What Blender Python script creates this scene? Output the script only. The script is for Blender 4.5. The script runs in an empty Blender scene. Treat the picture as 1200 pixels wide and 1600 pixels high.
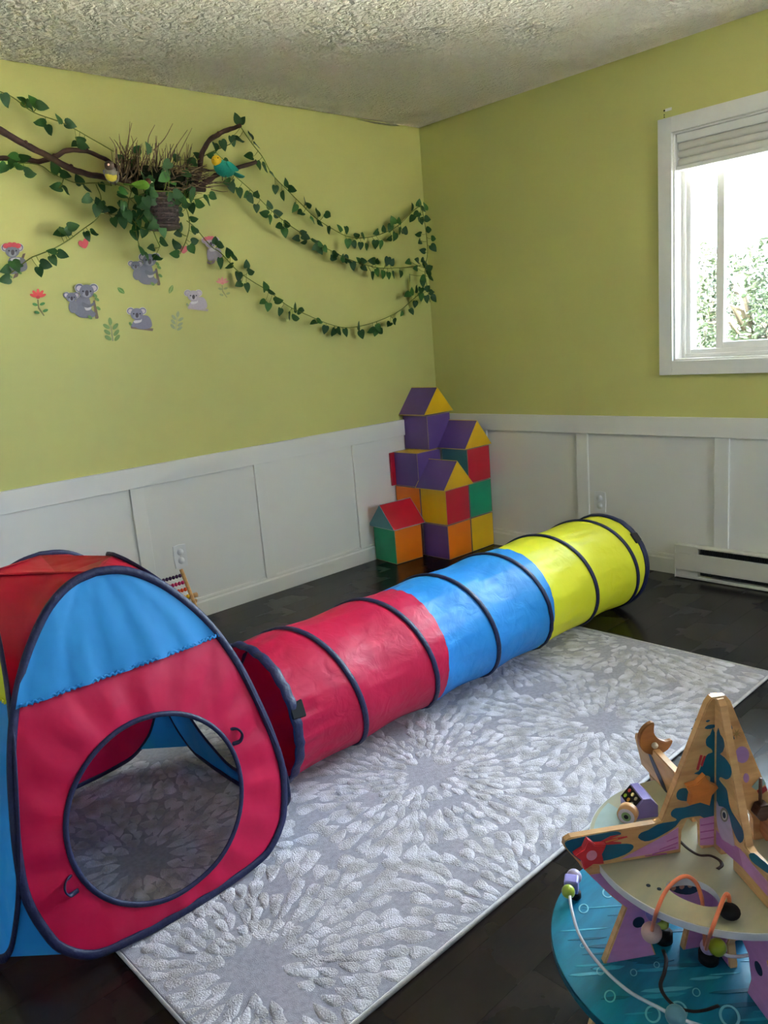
import bpy, bmesh, math, random
from mathutils import Vector, Matrix, Quaternion, noise
random.seed(7)
PI = math.pi
scene = bpy.context.scene
COL = scene.collection

# ------------------------------------------------------------------ camera
CAM = Vector((-3.6613, -3.4208, 1.2725))
RT = Vector((0.72245882, -0.68677491, -0.07995922))
UP = Vector((0.20343024, 0.1006111, 0.97390633))
FW = Vector((0.66080965, 0.71987334, -0.21239816))
FPX = 1248.99
cd = bpy.data.cameras.new('camera')
cam = bpy.data.objects.new('camera', cd)
COL.objects.link(cam)
cam.matrix_world = Matrix(((RT.x, UP.x, -FW.x, CAM.x), (RT.y, UP.y, -FW.y, CAM.y), (RT.z, UP.z, -FW.z, CAM.z), (0, 0, 0, 1)))
cd.sensor_fit = 'VERTICAL'
cd.sensor_height = 36.0
cd.lens = FPX / 1600 * 36.0
cd.clip_start = 0.05
scene.camera = cam

# ------------------------------------------------------------------ world, sun, exposure
world = bpy.data.worlds.new('sky')
scene.world = world
world.use_nodes = True
bg = world.node_tree.nodes['Background']
bg.inputs['Color'].default_value = (0.74, 0.87, 1.0, 1)
bg.inputs['Strength'].default_value = 9.0
sd = bpy.data.lights.new('sun', 'SUN')
sd.energy = 130.0
sd.color = (1.0, 0.94, 0.84)
sd.angle = math.radians(0.6)
sun = bpy.data.objects.new('sun', sd)
COL.objects.link(sun)
sun.rotation_euler = (math.radians(-8), math.radians(-38), 0)   # shines over the roof on to the trees outside
FILL_WIN = (-1.1, -0.65, 0.95, 2.1)      # unseen rear-wall window added for fill light: x0, x1, z0, z1
def portal(loc, rot, w, h):
    pl = bpy.data.lights.new('window_portal', 'AREA')
    pl.shape = 'RECTANGLE'; pl.size = w; pl.size_y = h
    pl.cycles.is_portal = True
    po = bpy.data.objects.new('window_portal', pl); COL.objects.link(po)
    po.location = loc; po.rotation_euler = rot
portal((0.135, -2.4775, 1.56), (0, PI / 2, 0), 1.0, 1.84)
portal(((FILL_WIN[0] + FILL_WIN[1]) / 2, -4.885, 1.525), (PI / 2, 0, 0), FILL_WIN[1] - FILL_WIN[0], 1.15)
scene.view_settings.view_transform = 'Standard'
scene.view_settings.look = 'None'
scene.view_settings.gamma = 1.0
scene.view_settings.use_curve_mapping = False
scene.view_settings.exposure = 2.5
scene.cycles.use_denoising = True
scene.cycles.max_bounces = 10
scene.cycles.diffuse_bounces = 6
scene.cycles.transparent_max_bounces = 16
scene.cycles.sample_clamp_indirect = 8.0

# ------------------------------------------------------------------ pixel rays (a photograph pixel to a point on a real plane)
def ray(x, y):
    return FW + RT * ((x - 600) / FPX) - UP * ((y - 800) / FPX)
def at_x(x, y, X=0.0):
    d = ray(x, y); return CAM + d * ((X - CAM.x) / d.x)
def at_y(x, y, Y=0.0):
    d = ray(x, y); return CAM + d * ((Y - CAM.y) / d.y)
def at_z(x, y, Z=0.0):
    d = ray(x, y); return CAM + d * ((Z - CAM.z) / d.z)

# ------------------------------------------------------------------ materials
def lin(c):
    if isinstance(c, str):
        c = c.lstrip('#'); c = tuple(int(c[i:i+2], 16) for i in (0, 2, 4))
        c = tuple((v/255/12.92) if v/255 <= 0.04045 else ((v/255+0.055)/1.055)**2.4 for v in c)
    return (c[0], c[1], c[2], 1.0)
MATS = {}
def mat(name, color, rough=0.5, spec=0.5, var=0.0, vscale=20.0, bump=0.0, bscale=200.0, bdist=0.002, metal=0.0, sheen=0.0, translucent=0.0, color2=None, stretch=None, coat=0.0):
    if name in MATS: return MATS[name]
    m = bpy.data.materials.new(name); m.use_nodes = True
    nt = m.node_tree; N = nt.nodes; L = nt.links
    b = N['Principled BSDF']
    b.inputs['Base Color'].default_value = lin(color)
    b.inputs['Roughness'].default_value = rough
    b.inputs['Specular IOR Level'].default_value = spec
    b.inputs['Metallic'].default_value = metal
    b.inputs['Sheen Weight'].default_value = sheen
    b.inputs['Coat Weight'].default_value = coat
    tc = N.new('ShaderNodeTexCoord')
    vec = tc.outputs['Object']
    if stretch:
        mp = N.new('ShaderNodeMapping'); mp.inputs['Scale'].default_value = stretch
        L.new(vec, mp.inputs['Vector']); vec = mp.outputs['Vector']
    if var > 0 or color2:
        nz = N.new('ShaderNodeTexNoise'); nz.inputs['Scale'].default_value = vscale; nz.inputs['Detail'].default_value = 4
        L.new(vec, nz.inputs['Vector'])
        rp = N.new('ShaderNodeValToRGB')
        c = lin(color)
        c2 = lin(color2) if color2 else tuple(v * (1 - var) for v in c[:3]) + (1,)
        rp.color_ramp.elements[0].position = 0.35; rp.color_ramp.elements[0].color = c2
        rp.color_ramp.elements[1].position = 0.65; rp.color_ramp.elements[1].color = c
        L.new(nz.outputs['Fac'], rp.inputs['Fac']); L.new(rp.outputs['Color'], b.inputs['Base Color'])
    if bump > 0:
        bz = N.new('ShaderNodeTexNoise'); bz.inputs['Scale'].default_value = bscale; bz.inputs['Detail'].default_value = 3
        L.new(vec, bz.inputs['Vector'])
        bp = N.new('ShaderNodeBump'); bp.inputs['Strength'].default_value = bump; bp.inputs['Distance'].default_value = bdist
        L.new(bz.outputs['Fac'], bp.inputs['Height']); L.new(bp.outputs['Normal'], b.inputs['Normal'])
    if translucent > 0:
        tr = N.new('ShaderNodeBsdfTranslucent'); tr.inputs['Color'].default_value = lin(color)
        mx = N.new('ShaderNodeMixShader'); mx.inputs['Fac'].default_value = translucent
        L.new(b.outputs['BSDF'], mx.inputs[1]); L.new(tr.outputs['BSDF'], mx.inputs[2])
        L.new(mx.outputs['Shader'], N['Material Output'].inputs['Surface'])
    MATS[name] = m
    return m

def fabric(name, color, translucent=0.22, wr=0.4, crumple=False):
    """thin nylon: woven sheen, long soft wrinkles and some light passing through"""
    m = bpy.data.materials.new(name); m.use_nodes = True
    nt = m.node_tree; N = nt.nodes; L = nt.links
    b = N['Principled BSDF']
    b.inputs['Base Color'].default_value = lin(color)
    b.inputs['Roughness'].default_value = 0.46
    b.inputs['Specular IOR Level'].default_value = 0.32
    tc = N.new('ShaderNodeTexCoord')
    mp = N.new('ShaderNodeMapping'); mp.inputs['Scale'].default_value = (1.0, 1.0, 0.28)
    L.new(tc.outputs['Object'], mp.inputs['Vector'])
    n1 = N.new('ShaderNodeTexNoise'); n1.inputs['Scale'].default_value = 9; n1.inputs['Detail'].default_value = 1.5; n1.inputs['Distortion'].default_value = 0.3
    n2 = N.new('ShaderNodeTexNoise'); n2.inputs['Scale'].default_value = 22; n2.inputs['Detail'].default_value = 1; n2.inputs['Distortion'].default_value = 0.5
    L.new(mp.outputs['Vector'], n1.inputs['Vector']); L.new(tc.outputs['Object'], n2.inputs['Vector'])
    ad = N.new('ShaderNodeMath'); ad.operation = 'MULTIPLY_ADD'; ad.inputs[1].default_value = 0.12
    L.new(n2.outputs['Fac'], ad.inputs[0]); L.new(n1.outputs['Fac'], ad.inputs[2])
    if crumple:
        mp.inputs['Scale'].default_value = (0.55, 1.0, 1.0); n2.inputs['Scale'].default_value = 17; n2.inputs['Detail'].default_value = 3; n2.inputs['Distortion'].default_value = 0.8; ad.inputs[1].default_value = 0.34
    bp = N.new('ShaderNodeBump'); bp.inputs['Strength'].default_value = wr; bp.inputs['Distance'].default_value = 0.03
    L.new(ad.outputs[0], bp.inputs['Height']); L.new(bp.outputs['Normal'], b.inputs['Normal'])
    tr = N.new('ShaderNodeBsdfTranslucent'); tr.inputs['Color'].default_value = lin(color)
    mx = N.new('ShaderNodeMixShader'); mx.inputs['Fac'].default_value = translucent
    L.new(b.outputs['BSDF'], mx.inputs[1]); L.new(tr.outputs['BSDF'], mx.inputs[2])
    L.new(mx.outputs['Shader'], N['Material Output'].inputs['Surface'])
    MATS[name] = m
    return m

def wood(name, c1, c2, rough=0.45, scale=18.0, axis=(1, 1, 8)):
    if name in MATS: return MATS[name]
    m = bpy.data.materials.new(name); m.use_nodes = True
    nt = m.node_tree; N = nt.nodes; L = nt.links
    b = N['Principled BSDF']; b.inputs['Roughness'].default_value = rough
    tc = N.new('ShaderNodeTexCoord'); mp = N.new('ShaderNodeMapping'); mp.inputs['Scale'].default_value = axis
    L.new(tc.outputs['Object'], mp.inputs['Vector'])
    nz = N.new('ShaderNodeTexNoise'); nz.inputs['Scale'].default_value = scale; nz.inputs['Detail'].default_value = 5
    L.new(mp.outputs['Vector'], nz.inputs['Vector'])
    rp = N.new('ShaderNodeValToRGB')
    rp.color_ramp.elements[0].position = 0.3; rp.color_ramp.elements[0].color = lin(c1)
    rp.color_ramp.elements[1].position = 0.7; rp.color_ramp.elements[1].color = lin(c2)
    L.new(nz.outputs['Fac'], rp.inputs['Fac']); L.new(rp.outputs['Color'], b.inputs['Base Color'])
    MATS[name] = m
    return m

wall_green = mat('green_wall_paint', '#c4c277', 0.55, 0.3, var=0.05, vscale=1.5, bump=0.15, bscale=120, bdist=0.001)
white_paint = mat('white_trim_paint', '#dcdad6', 0.42, 0.4, bump=0.06, bscale=90, bdist=0.001)
window_white = mat('white_window_vinyl', '#e2e0dc', 0.4, 0.4, var=0.03)
heater_white = mat('heater_enamel', '#cfccc2', 0.4, 0.4, var=0.06, vscale=6)
heater_dark = mat('heater_dark_slot', '#3a3b3c', 0.6, 0.3, var=0.3, vscale=40)
outlet_white = mat('outlet_plastic', '#dedee0', 0.35, 0.5, var=0.02)
navy = mat('navy_tape', '#1a2049', 0.5, 0.4, bump=0.5, bscale=90, bdist=0.004, var=0.25, vscale=60)
black_strap = mat('black_strap', '#0b0b0e', 0.6, 0.3, var=0.2)
red_fab = fabric('crimson_nylon', '#c21449')
blue_fab = fabric('sky_blue_nylon', '#2a8fd8')
yel_fab = fabric('yellow_nylon', '#e6e636')
red_tun = fabric('crimson_tunnel_nylon', '#bd1245', crumple=True)
blue_tun = fabric('blue_tunnel_nylon', '#2a8cdc', crumple=True)
yel_tun = fabric('yellow_tunnel_nylon', '#e6e636', crumple=True)
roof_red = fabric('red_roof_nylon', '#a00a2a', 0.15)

def ceiling_material():
    m = bpy.data.materials.new('textured_ceiling'); m.use_nodes = True
    N = m.node_tree.nodes; L = m.node_tree.links; b = N['Principled BSDF']
    b.inputs['Base Color'].default_value = lin('#e6ddcf'); b.inputs['Roughness'].default_value = 0.9; b.inputs['Specular IOR Level'].default_value = 0.1
    tc = N.new('ShaderNodeTexCoord')
    n1 = N.new('ShaderNodeTexNoise'); n1.inputs['Scale'].default_value = 42; n1.inputs['Detail'].default_value = 3; n1.inputs['Distortion'].default_value = 0.6
    vr = N.new('ShaderNodeTexVoronoi'); vr.inputs['Scale'].default_value = 60
    L.new(tc.outputs['Object'], n1.inputs['Vector']); L.new(tc.outputs['Object'], vr.inputs['Vector'])
    rp = N.new('ShaderNodeValToRGB'); rp.color_ramp.elements[0].position = 0.42; rp.color_ramp.elements[1].position = 0.62
    L.new(n1.outputs['Fac'], rp.inputs['Fac'])
    ad = N.new('ShaderNodeMath'); ad.operation = 'SUBTRACT'
    ml = N.new('ShaderNodeMath'); ml.operation = 'MULTIPLY'; ml.inputs[1].default_value = 0.5
    L.new(vr.outputs['Distance'], ml.inputs[0]); L.new(rp.outputs['Color'], ad.inputs[0]); L.new(ml.outputs[0], ad.inputs[1])
    bp = N.new('ShaderNodeBump'); bp.inputs['Strength'].default_value = 1.0; bp.inputs['Distance'].default_value = 0.012
    L.new(ad.outputs[0], bp.inputs['Height']); L.new(bp.outputs['Normal'], b.inputs['Normal'])
    return m

def plank_material():
    m = bpy.data.materials.new('dark_stained_planks'); m.use_nodes = True
    N = m.node_tree.nodes; L = m.node_tree.links; b = N['Principled BSDF']
    tc = N.new('ShaderNodeTexCoord'); oi = N.new('ShaderNodeObjectInfo')
    mp = N.new('ShaderNodeMapping'); mp.inputs['Scale'].default_value = (1.2, 18, 1)
    L.new(tc.outputs['Object'], mp.inputs['Vector'])
    ofs = N.new('ShaderNodeVectorMath'); ofs.operation = 'ADD'
    L.new(mp.outputs['Vector'], ofs.inputs[0]); L.new(oi.outputs['Random'], ofs.inputs[1])
    nz = N.new('ShaderNodeTexNoise'); nz.inputs['Scale'].default_value = 6; nz.inputs['Detail'].default_value = 6
    L.new(ofs.outputs[0], nz.inputs['Vector'])
    rp = N.new('ShaderNodeValToRGB')
    rp.color_ramp.elements[0].color = lin('#120d0c'); rp.color_ramp.elements[1].color = lin('#241c19')
    L.new(nz.outputs['Fac'], rp.inputs['Fac']); L.new(rp.outputs['Color'], b.inputs['Base Color'])
    n2 = N.new('ShaderNodeTexNoise'); n2.inputs['Scale'].default_value = 3; n2.inputs['Detail'].default_value = 5
    L.new(tc.outputs['Object'], n2.inputs['Vector'])
    mr = N.new('ShaderNodeMapRange'); mr.inputs['To Min'].default_value = 0.2; mr.inputs['To Max'].default_value = 0.34
    L.new(n2.outputs['Fac'], mr.inputs['Value']); L.new(mr.outputs['Result'], b.inputs['Roughness'])
    b.inputs['Specular IOR Level'].default_value = 0.27
    bp = N.new('ShaderNodeBump'); bp.inputs['Strength'].default_value = 0.08; bp.inputs['Distance'].default_value = 0.002
    L.new(nz.outputs['Fac'], bp.inputs['Height']); L.new(bp.outputs['Normal'], b.inputs['Normal'])
    return m

def glass_material():
    m = bpy.data.materials.new('window_glass'); m.use_nodes = True
    N = m.node_tree.nodes; L = m.node_tree.links
    N.remove(N['Principled BSDF'])
    t = N.new('ShaderNodeBsdfTransparent'); t.inputs['Color'].default_value = (0.96, 0.98, 0.98, 1)
    g = N.new('ShaderNodeBsdfGlossy'); g.inputs['Roughness'].default_value = 0.02
    f = N.new('ShaderNodeFresnel'); f.inputs['IOR'].default_value = 1.45
    mx = N.new('ShaderNodeMixShader')
    L.new(f.outputs['Fac'], mx.inputs['Fac']); L.new(t.outputs['BSDF'], mx.inputs[1]); L.new(g.outputs['BSDF'], mx.inputs[2])
    L.new(mx.outputs['Shader'], N['Material Output'].inputs['Surface'])
    return m

# ------------------------------------------------------------------ object helpers
ORG = {}
def link(o, parent=None):
    COL.objects.link(o)
    if parent is not None: o.parent = parent
    return o
def tag(o, label=None, cat=None, group=None, kind=None):
    if label: o['label'] = label
    if cat: o['category'] = cat
    if group: o['group'] = group
    if kind: o['kind'] = kind
    return o
def thing(name, loc, label, cat, group=None, kind=None):
    o = bpy.data.objects.new(name, None); COL.objects.link(o)
    o.location = loc; o.empty_display_size = 0.05
    ORG[o.name] = Vector(loc)
    return tag(o, label, cat, group, kind)
def obj(name, bm, material, parent=None, smooth=False, origin=None):
    """bm is in world coordinates; the object's origin is its root's origin (or `origin` for a top-level mesh)"""
    org = ORG[parent.name] if parent is not None else Vector(origin or (0, 0, 0))
    if org.length > 0: bmesh.ops.translate(bm, verts=bm.verts, vec=-org)
    me = bpy.data.meshes.new(name)
    bmesh.ops.recalc_face_normals(bm, faces=bm.faces)
    bm.to_mesh(me); bm.free()
    mats = material if isinstance(material, (list, tuple)) else [material]
    for mm in mats: me.materials.append(mm)
    if smooth:
        for p in me.polygons: p.use_smooth = True
    o = bpy.data.objects.new(name, me); COL.objects.link(o)
    if parent is None: o.location = org
    else: o.parent = parent
    ORG[o.name] = org
    return o
def struct(name, bm, material, parent=None, smooth=False):
    o = obj(name, bm, material, parent, smooth)
    if parent is None: o['kind'] = 'structure'
    return o

def box(bm, lo, hi, bev=0.0, seg=2):
    lo, hi = Vector(lo), Vector(hi)
    vs = [bm.verts.new((x, y, z)) for x in (lo.x, hi.x) for y in (lo.y, hi.y) for z in (lo.z, hi.z)]
    F = [(0, 1, 3, 2), (4, 6, 7, 5), (0, 4, 5, 1), (2, 3, 7, 6), (0, 2, 6, 4), (1, 5, 7, 3)]
    fs = [bm.faces.new([vs[i] for i in f]) for f in F]
    if bev > 0:
        es = list({e for f in fs for e in f.edges})
        bmesh.ops.bevel(bm, geom=es, offset=bev, segments=seg, affect='EDGES', profile=0.5)
    return bm
def mkbox(lo, hi, bev=0.0, seg=2):
    return box(bmesh.new(), lo, hi, bev, seg)
def xform(bm, M):
    bmesh.ops.transform(bm, matrix=M, verts=bm.verts); return bm

def catmull(pts, n=6):
    pts = [Vector(p) for p in pts]
    if len(pts) < 3: return pts
    out = []
    P = [pts[0] * 2 - pts[1]] + pts + [pts[-1] * 2 - pts[-2]]
    for i in range(1, len(P) - 2):
        for k in range(n):
            t = k / n
            a, b, c, d = P[i-1], P[i], P[i+1], P[i+2]
            out.append(0.5 * ((2*b) + (-a + c) * t + (2*a - 5*b + 4*c - d) * t*t + (-a + 3*b - 3*c + d) * t**3))
    out.append(pts[-1])
    return out
def tube(bm, pts, rad, sides=8, closed=False, flat=None, ref=None, cap=True):
    """sweep; flat=(ra, rb) gives an elliptical section with ra along `ref(p, tangent)`"""
    pts = [Vector(p) for p in pts]; n = len(pts); rings = []
    prev = None
    for i, p in enumerate(pts):
        if closed: t = pts[(i+1) % n] - pts[i-1]
        else: t = pts[min(i+1, n-1)] - pts[max(i-1, 0)]
        if t.length < 1e-9: t = Vector((0, 0, 1))
        t.normalize()
        if ref is not None:
            u = Vector(ref(p, t))
        elif prev is not None: u = prev
        else: u = Vector((0, 0, 1)) if abs(t.z) < 0.9 else Vector((1, 0, 0))
        u = (u - t * u.dot(t))
        if u.length < 1e-6: u = t.orthogonal()
        u.normalize(); prev = u
        v = t.cross(u)
        r = rad[i] if isinstance(rad, (list, tuple)) else rad
        ra, rb = flat if flat else (r, r)
        rings.append([bm.verts.new(p + u * (ra * math.cos(2*PI*k/sides)) + v * (rb * math.sin(2*PI*k/sides))) for k in range(sides)])
    m = n if closed else n - 1
    for i in range(m):
        a, b = rings[i], rings[(i+1) % n]
        for k in range(sides):
            bm.faces.new([a[k], a[(k+1) % sides], b[(k+1) % sides], b[k]])
    if not closed and cap:
        bm.faces.new(rings[0][::-1]); bm.faces.new(rings[-1])
    return bm
def mktube(pts, rad, **k): return tube(bmesh.new(), pts, rad, **k)
def ball(bm, c, r, seg=12, rings=8, sc=(1, 1, 1), M=None):
    T = Matrix.Translation(Vector(c)) @ (M or Matrix.Identity(4)) @ Matrix.Diagonal((r*sc[0], r*sc[1], r*sc[2], 1))
    bmesh.ops.create_uvsphere(bm, u_segments=seg, v_segments=rings, radius=1.0, matrix=T); return bm
def disc(bm, c, axis, r, h, seg=32, bev=0.0):
    q = Vector((0, 0, 1)).rotation_difference(Vector(axis))
    T = Matrix.Translation(Vector(c)) @ q.to_matrix().to_4x4()
    g = bmesh.ops.create_cone(bm, cap_ends=True, segments=seg, radius1=r, radius2=r, depth=h, matrix=T)
    if bev > 0:
        es = [e for e in {e for v in g['verts'] for e in v.link_edges} if len(e.link_faces) == 2 and e.calc_face_angle(0) > 1.0]
        bmesh.ops.bevel(bm, geom=es, offset=bev, segments=2, affect='EDGES')
    return bm
def lathe(bm, c, prof, seg=24, axis=(0, 0, 1), close=False):
    q = Vector((0, 0, 1)).rotation_difference(Vector(axis)); c = Vector(c)
    rings = []
    for r, z in prof:
        rings.append([bm.verts.new(c + q @ Vector((r*math.cos(2*PI*k/seg), r*math.sin(2*PI*k/seg), z))) for k in range(seg)])
    for a, b in zip(rings, rings[1:]):
        for k in range(seg): bm.faces.new([a[k], a[(k+1) % seg], b[(k+1) % seg], b[k]])
    if close:
        bm.faces.new(rings[0][::-1]); bm.faces.new(rings[-1])
    return bm
def plate(outlines, th, O, ex, ey, bev=0.0):
    """flat board: 2-D outlines (later ones are holes) in the frame O, ex, ey, thickness th along ex x ey centred on O"""
    bm = bmesh.new(); h = th / 2
    if len(outlines) == 1:
        ol = outlines[0]
        f = bm.faces.new([bm.verts.new((q[0], q[1], -h)) for q in ol]); bm.normal_update()
        r = bmesh.ops.extrude_face_region(bm, geom=[f])
        tv = [v for v in r['geom'] if isinstance(v, bmesh.types.BMVert)]
        bmesh.ops.translate(bm, verts=tv, vec=(0, 0, th))
        if bev > 0:
            es = [e for e in bm.edges if abs(e.verts[0].co.z - e.verts[1].co.z) < 1e-9]
            bmesh.ops.bevel(bm, geom=es, offset=bev, segments=2, affect='EDGES')
        bmesh.ops.triangulate(bm, faces=[f for f in bm.faces if len(f.verts) > 4])
    else:
        from mathutils.geometry import tessellate_polygon
        tris = tessellate_polygon([[Vector((q[0], q[1], 0)) for q in ol] for ol in outlines])
        flat = [q for ol in outlines for q in ol]
        lo_ = [bm.verts.new((q[0], q[1], -h)) for q in flat]; hi_ = [bm.verts.new((q[0], q[1], h)) for q in flat]
        for t_ in tris:
            for vv in (lo_, hi_):
                try: bm.faces.new([vv[i] for i in t_])
                except ValueError: pass
        k0 = 0
        for ol in outlines:
            n_ = len(ol)
            for i in range(n_):
                i0, i1 = k0 + i, k0 + (i + 1) % n_
                bm.faces.new([lo_[i0], lo_[i1], hi_[i1], hi_[i0]])
            k0 += n_
    ex, ey = Vector(ex).normalized(), Vector(ey).normalized(); ez = ex.cross(ey); O = Vector(O)
    return xform(bm, Matrix(((ex.x, ey.x, ez.x, O.x), (ex.y, ey.y, ez.y, O.y), (ex.z, ey.z, ez.z, O.z), (0, 0, 0, 1))))
def smooth_loop(pts, n=4):
    P = [Vector((p[0], p[1], 0)) for p in pts]; out = []; m = len(P)
    for i in range(m):
        a, b, c, d = P[i-1], P[i], P[(i+1) % m], P[(i+2) % m]
        for k in range(n):
            t = k / n
            v = 0.5 * ((2*b) + (-a + c)*t + (2*a - 5*b + 4*c - d)*t*t + (-a + 3*b - 3*c + d)*t**3)
            out.append((v.x, v.y))
    return out
def ell(cx, cy, rx, ry=None, rot=0, n=20):
    ry = rx if ry is None else ry; a = math.radians(rot)
    return [(cx + rx*math.cos(t)*math.cos(a) - ry*math.sin(t)*math.sin(a), cy + rx*math.cos(t)*math.sin(a) + ry*math.sin(t)*math.cos(a)) for t in [2*PI*k/n for k in range(n)]]
def star(cx, cy, r, r2=None, n=5, rot=90):
    r2 = r2 or r*0.55; out = []
    for k in range(n*2):
        a = math.radians(rot) + PI*k/n; q = r if k % 2 == 0 else r2
        out.append((cx + q*math.cos(a), cy + q*math.sin(a)))
    return out

# ================================================================== ROOM
H = 2.44
X0, Y0 = -4.55, -4.75           # the two walls behind the camera
WY0, WY1, WZ0, WZ1 = -1.555, -3.4, 1.055, 2.065
RAIL_T, RAIL_B = 0.788, 0.695

bm = bmesh.new(); box(bm, (X0 - .14, 0, -.1), (.14, .14, H + .1))
wall_left = struct('wall_left', bm, wall_green)
bm = bmesh.new()
box(bm, (0, Y0 - .14, -.1), (.14, 0, WZ0)); box(bm, (0, Y0 - .14, WZ1), (.14, 0, H + .1))
box(bm, (0, WY0, WZ0), (.14, 0, WZ1)); box(bm, (0, Y0 - .14, WZ0), (.14, WY1, WZ1))
wall_right = struct('wall_right', bm, wall_green)
bm = bmesh.new(); x0, x1, z0, z1 = FILL_WIN
box(bm, (X0 - .14, Y0 - .14, -.1), (0, Y0, z0)); box(bm, (X0 - .14, Y0 - .14, z1), (0, Y0, H + .1))
box(bm, (X0 - .14, Y0 - .14, z0), (x0, Y0, z1)); box(bm, (x1, Y0 - .14, z0), (0, Y0, z1))
rear_white = mat('white_rear_wall_paint', '#c8c8cd', 0.6, 0.3, var=0.03, vscale=2, bump=0.1, bscale=120, bdist=0.001)  # unseen walls, off-white chosen for neutral bounce fill
struct('wall_rear', bm, rear_white)
bm = mkbox((X0 - .14, Y0, -.1), (X0, 0, H + .1))
struct('wall_side', bm, rear_white)
struct('ceiling', mkbox((X0 - .14, Y0 - .14, H), (.14, .14, H + .12)), ceiling_material())

# ---- floor with separate planks
plank_mat = plank_material()
gap_mat = mat('plank_gap', '#060505', 0.6, 0.2, var=0.2)
floor = struct('floor', mkbox((X0, Y0, -.1), (0, 0, -.006)), gap_mat)
PW, PL = 0.122, 1.22
plank_me = None
bm = mkbox((0, 0, -.006), (PL - .0006, PW - .0006, 0))
plank_me = bpy.data.meshes.new('plank'); bm.to_mesh(plank_me); bm.free(); plank_me.materials.append(plank_mat)
row = 0; y = Y0
cut = {}
while y < -0.001:
    off = (row * 0.457) % PL
    x = X0 - off
    while x < -0.001:
        a, b = max(x, X0), min(x + PL, 0.0); w = min(PW, -y)
        if b - a > 0.02:
            if b - a > PL - 1e-4 and w > PW - 1e-4: me = plank_me
            else:
                key = (round(b - a, 3), round(w, 3))
                if key not in cut:
                    bm = mkbox((0, 0, -.006), (b - a - .0006, w - .0006, 0))
                    m2 = bpy.data.meshes.new('plank'); bm.to_mesh(m2); bm.free(); m2.materials.append(plank_mat); cut[key] = m2
                me = cut[key]
            o = bpy.data.objects.new('plank', me); COL.objects.link(o); o.parent = floor; o.location = (a, y, 0)
        x += PL
    y += PW; row += 1

# ---- wainscot on the left wall (parts of the wall): panels, battens, rail
def wains(wall, axis, edges, end):
    """edges: left edges of battens measured away from the corner (positive numbers)"""
    def bx(a, b, z0, z1, d, bev=0.0012):
        if axis == 'x': return mkbox((-b, -d, z0), (-a, 0, z1), bev, 1)
        return mkbox((-d, -b, z0), (0, -a, z1), bev, 1)
    prev = 0.0
    for e0, e1 in edges:
        if e0 - prev > 0.02: obj('wainscot_panel', bx(prev, e0, 0.09, RAIL_B + .004, .005, 0), white_paint, wall)
        obj('batten', bx(e0, e1, 0.09, RAIL_B, .017), white_paint, wall)
        prev = e1
    obj('wainscot_panel', bx(prev, end, 0.09, RAIL_B + .004, .005, 0), white_paint, wall)
    obj('chair_rail', bx(0, end, RAIL_B, RAIL_T, .019), white_paint, wall)
wains(wall_left, 'x', [(0.0, .022), (.672, .738), (1.340, 1.405), (2.014, 2.0815), (2.68, 2.748), (3.35, 3.415)], -X0)
wains(wall_right, 'y', [(0.0, .022), (.328, .396), (1.01, 1.078), (1.762, 1.83), (2.512, 2.58), (3.262, 3.33), (4.0, 4.07)], -Y0)
def baseboard(name, axis, end):
    prof = [(.006, .105), (.006, .1), (.011, .098), (.013, .088), (.0105, .084), (.012, .08), (.017, .074), (.017, 0), (0, 0), (0, .105)]
    bm = bmesh.new()
    ends = []
    for q in (0.0, end):
        ends.append([bm.verts.new((-q, -d, z) if axis == 'x' else (-d, -q, z)) for d, z in prof])
    n = len(prof)
    for k in range(n): bm.faces.new([ends[0][k], ends[0][(k+1) % n], ends[1][(k+1) % n], ends[1][k]])
    bm.faces.new(ends[0]); bm.faces.new(ends[1][::-1])
    struct(name, bm, white_paint)
baseboard('baseboard_left', 'x', -X0)
baseboard('baseboard_right', 'y', -Y0)

# ---- window in the right wall
window = thing('window_1', (0, (WY0 + WY1) / 2, WZ0), None, None, kind='structure')
CW = .066
obj('casing_board', mkbox((-.018, WY0, WZ0 - CW), (0, WY0 + CW, WZ1 + CW), .002), window_white, window)
obj('casing_board', mkbox((-.018, WY1 - CW, WZ0 - CW), (0, WY1, WZ1 + CW), .002), window_white, window)
obj('casing_board', mkbox((-.019, WY1, WZ1), (0, WY0, WZ1 + CW), .002), window_white, window)
obj('casing_board', mkbox((-.019, WY1, WZ0 - CW), (0, WY0, WZ0), .002), window_white, window)
bm = bmesh.new()
box(bm, (0, WY0 - .008, WZ0), (.14, WY0, WZ1)); box(bm, (0, WY1, WZ0), (.14, WY1 + .008, WZ1))
box(bm, (0, WY1, WZ0), (.14, WY0, WZ0 + .008)); box(bm, (0, WY1, WZ1 - .008), (.14, WY0, WZ1))
obj('jamb_liner', bm, window_white, window)
def frame(bm, x0, x1, ya, yb, za, zb, w, bev=.003):
    box(bm, (x0, ya - w, za), (x1, ya, zb), bev); box(bm, (x0, yb, za), (x1, yb + w, zb), bev)
    box(bm, (x0, yb + w, za), (x1, ya - w, za + w), bev); box(bm, (x0, yb + w, zb - w), (x1, ya - w, zb), bev)
    return bm
ya, yb, za, zb = WY0 - .008, WY1 + .008, WZ0 + .008, WZ1 - .008
obj('outer_frame', frame(bmesh.new(), .075, .135, ya, yb, za, zb, .038), window_white, window)
obj('track_frame', frame(bmesh.new(), .062, .09, ya, yb, za, zb, .018), window_white, window)
glass = glass_material()
obj('glass_pane', mkbox((.118, -2.28, za + .038), (.122, ya - .038, zb - .038)), glass, window)
ys = at_x(1119, 420, .08)[1]
sash = obj('sliding_sash', frame(bmesh.new(), .08, .108, ys, yb - 0.0 + .02, za + .03, zb - .03, .036), window_white, window)
obj('glass_pane', mkbox((.092, yb + .05, za + .06), (.096, ys - .036, zb - .06)), glass, sash)
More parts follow.
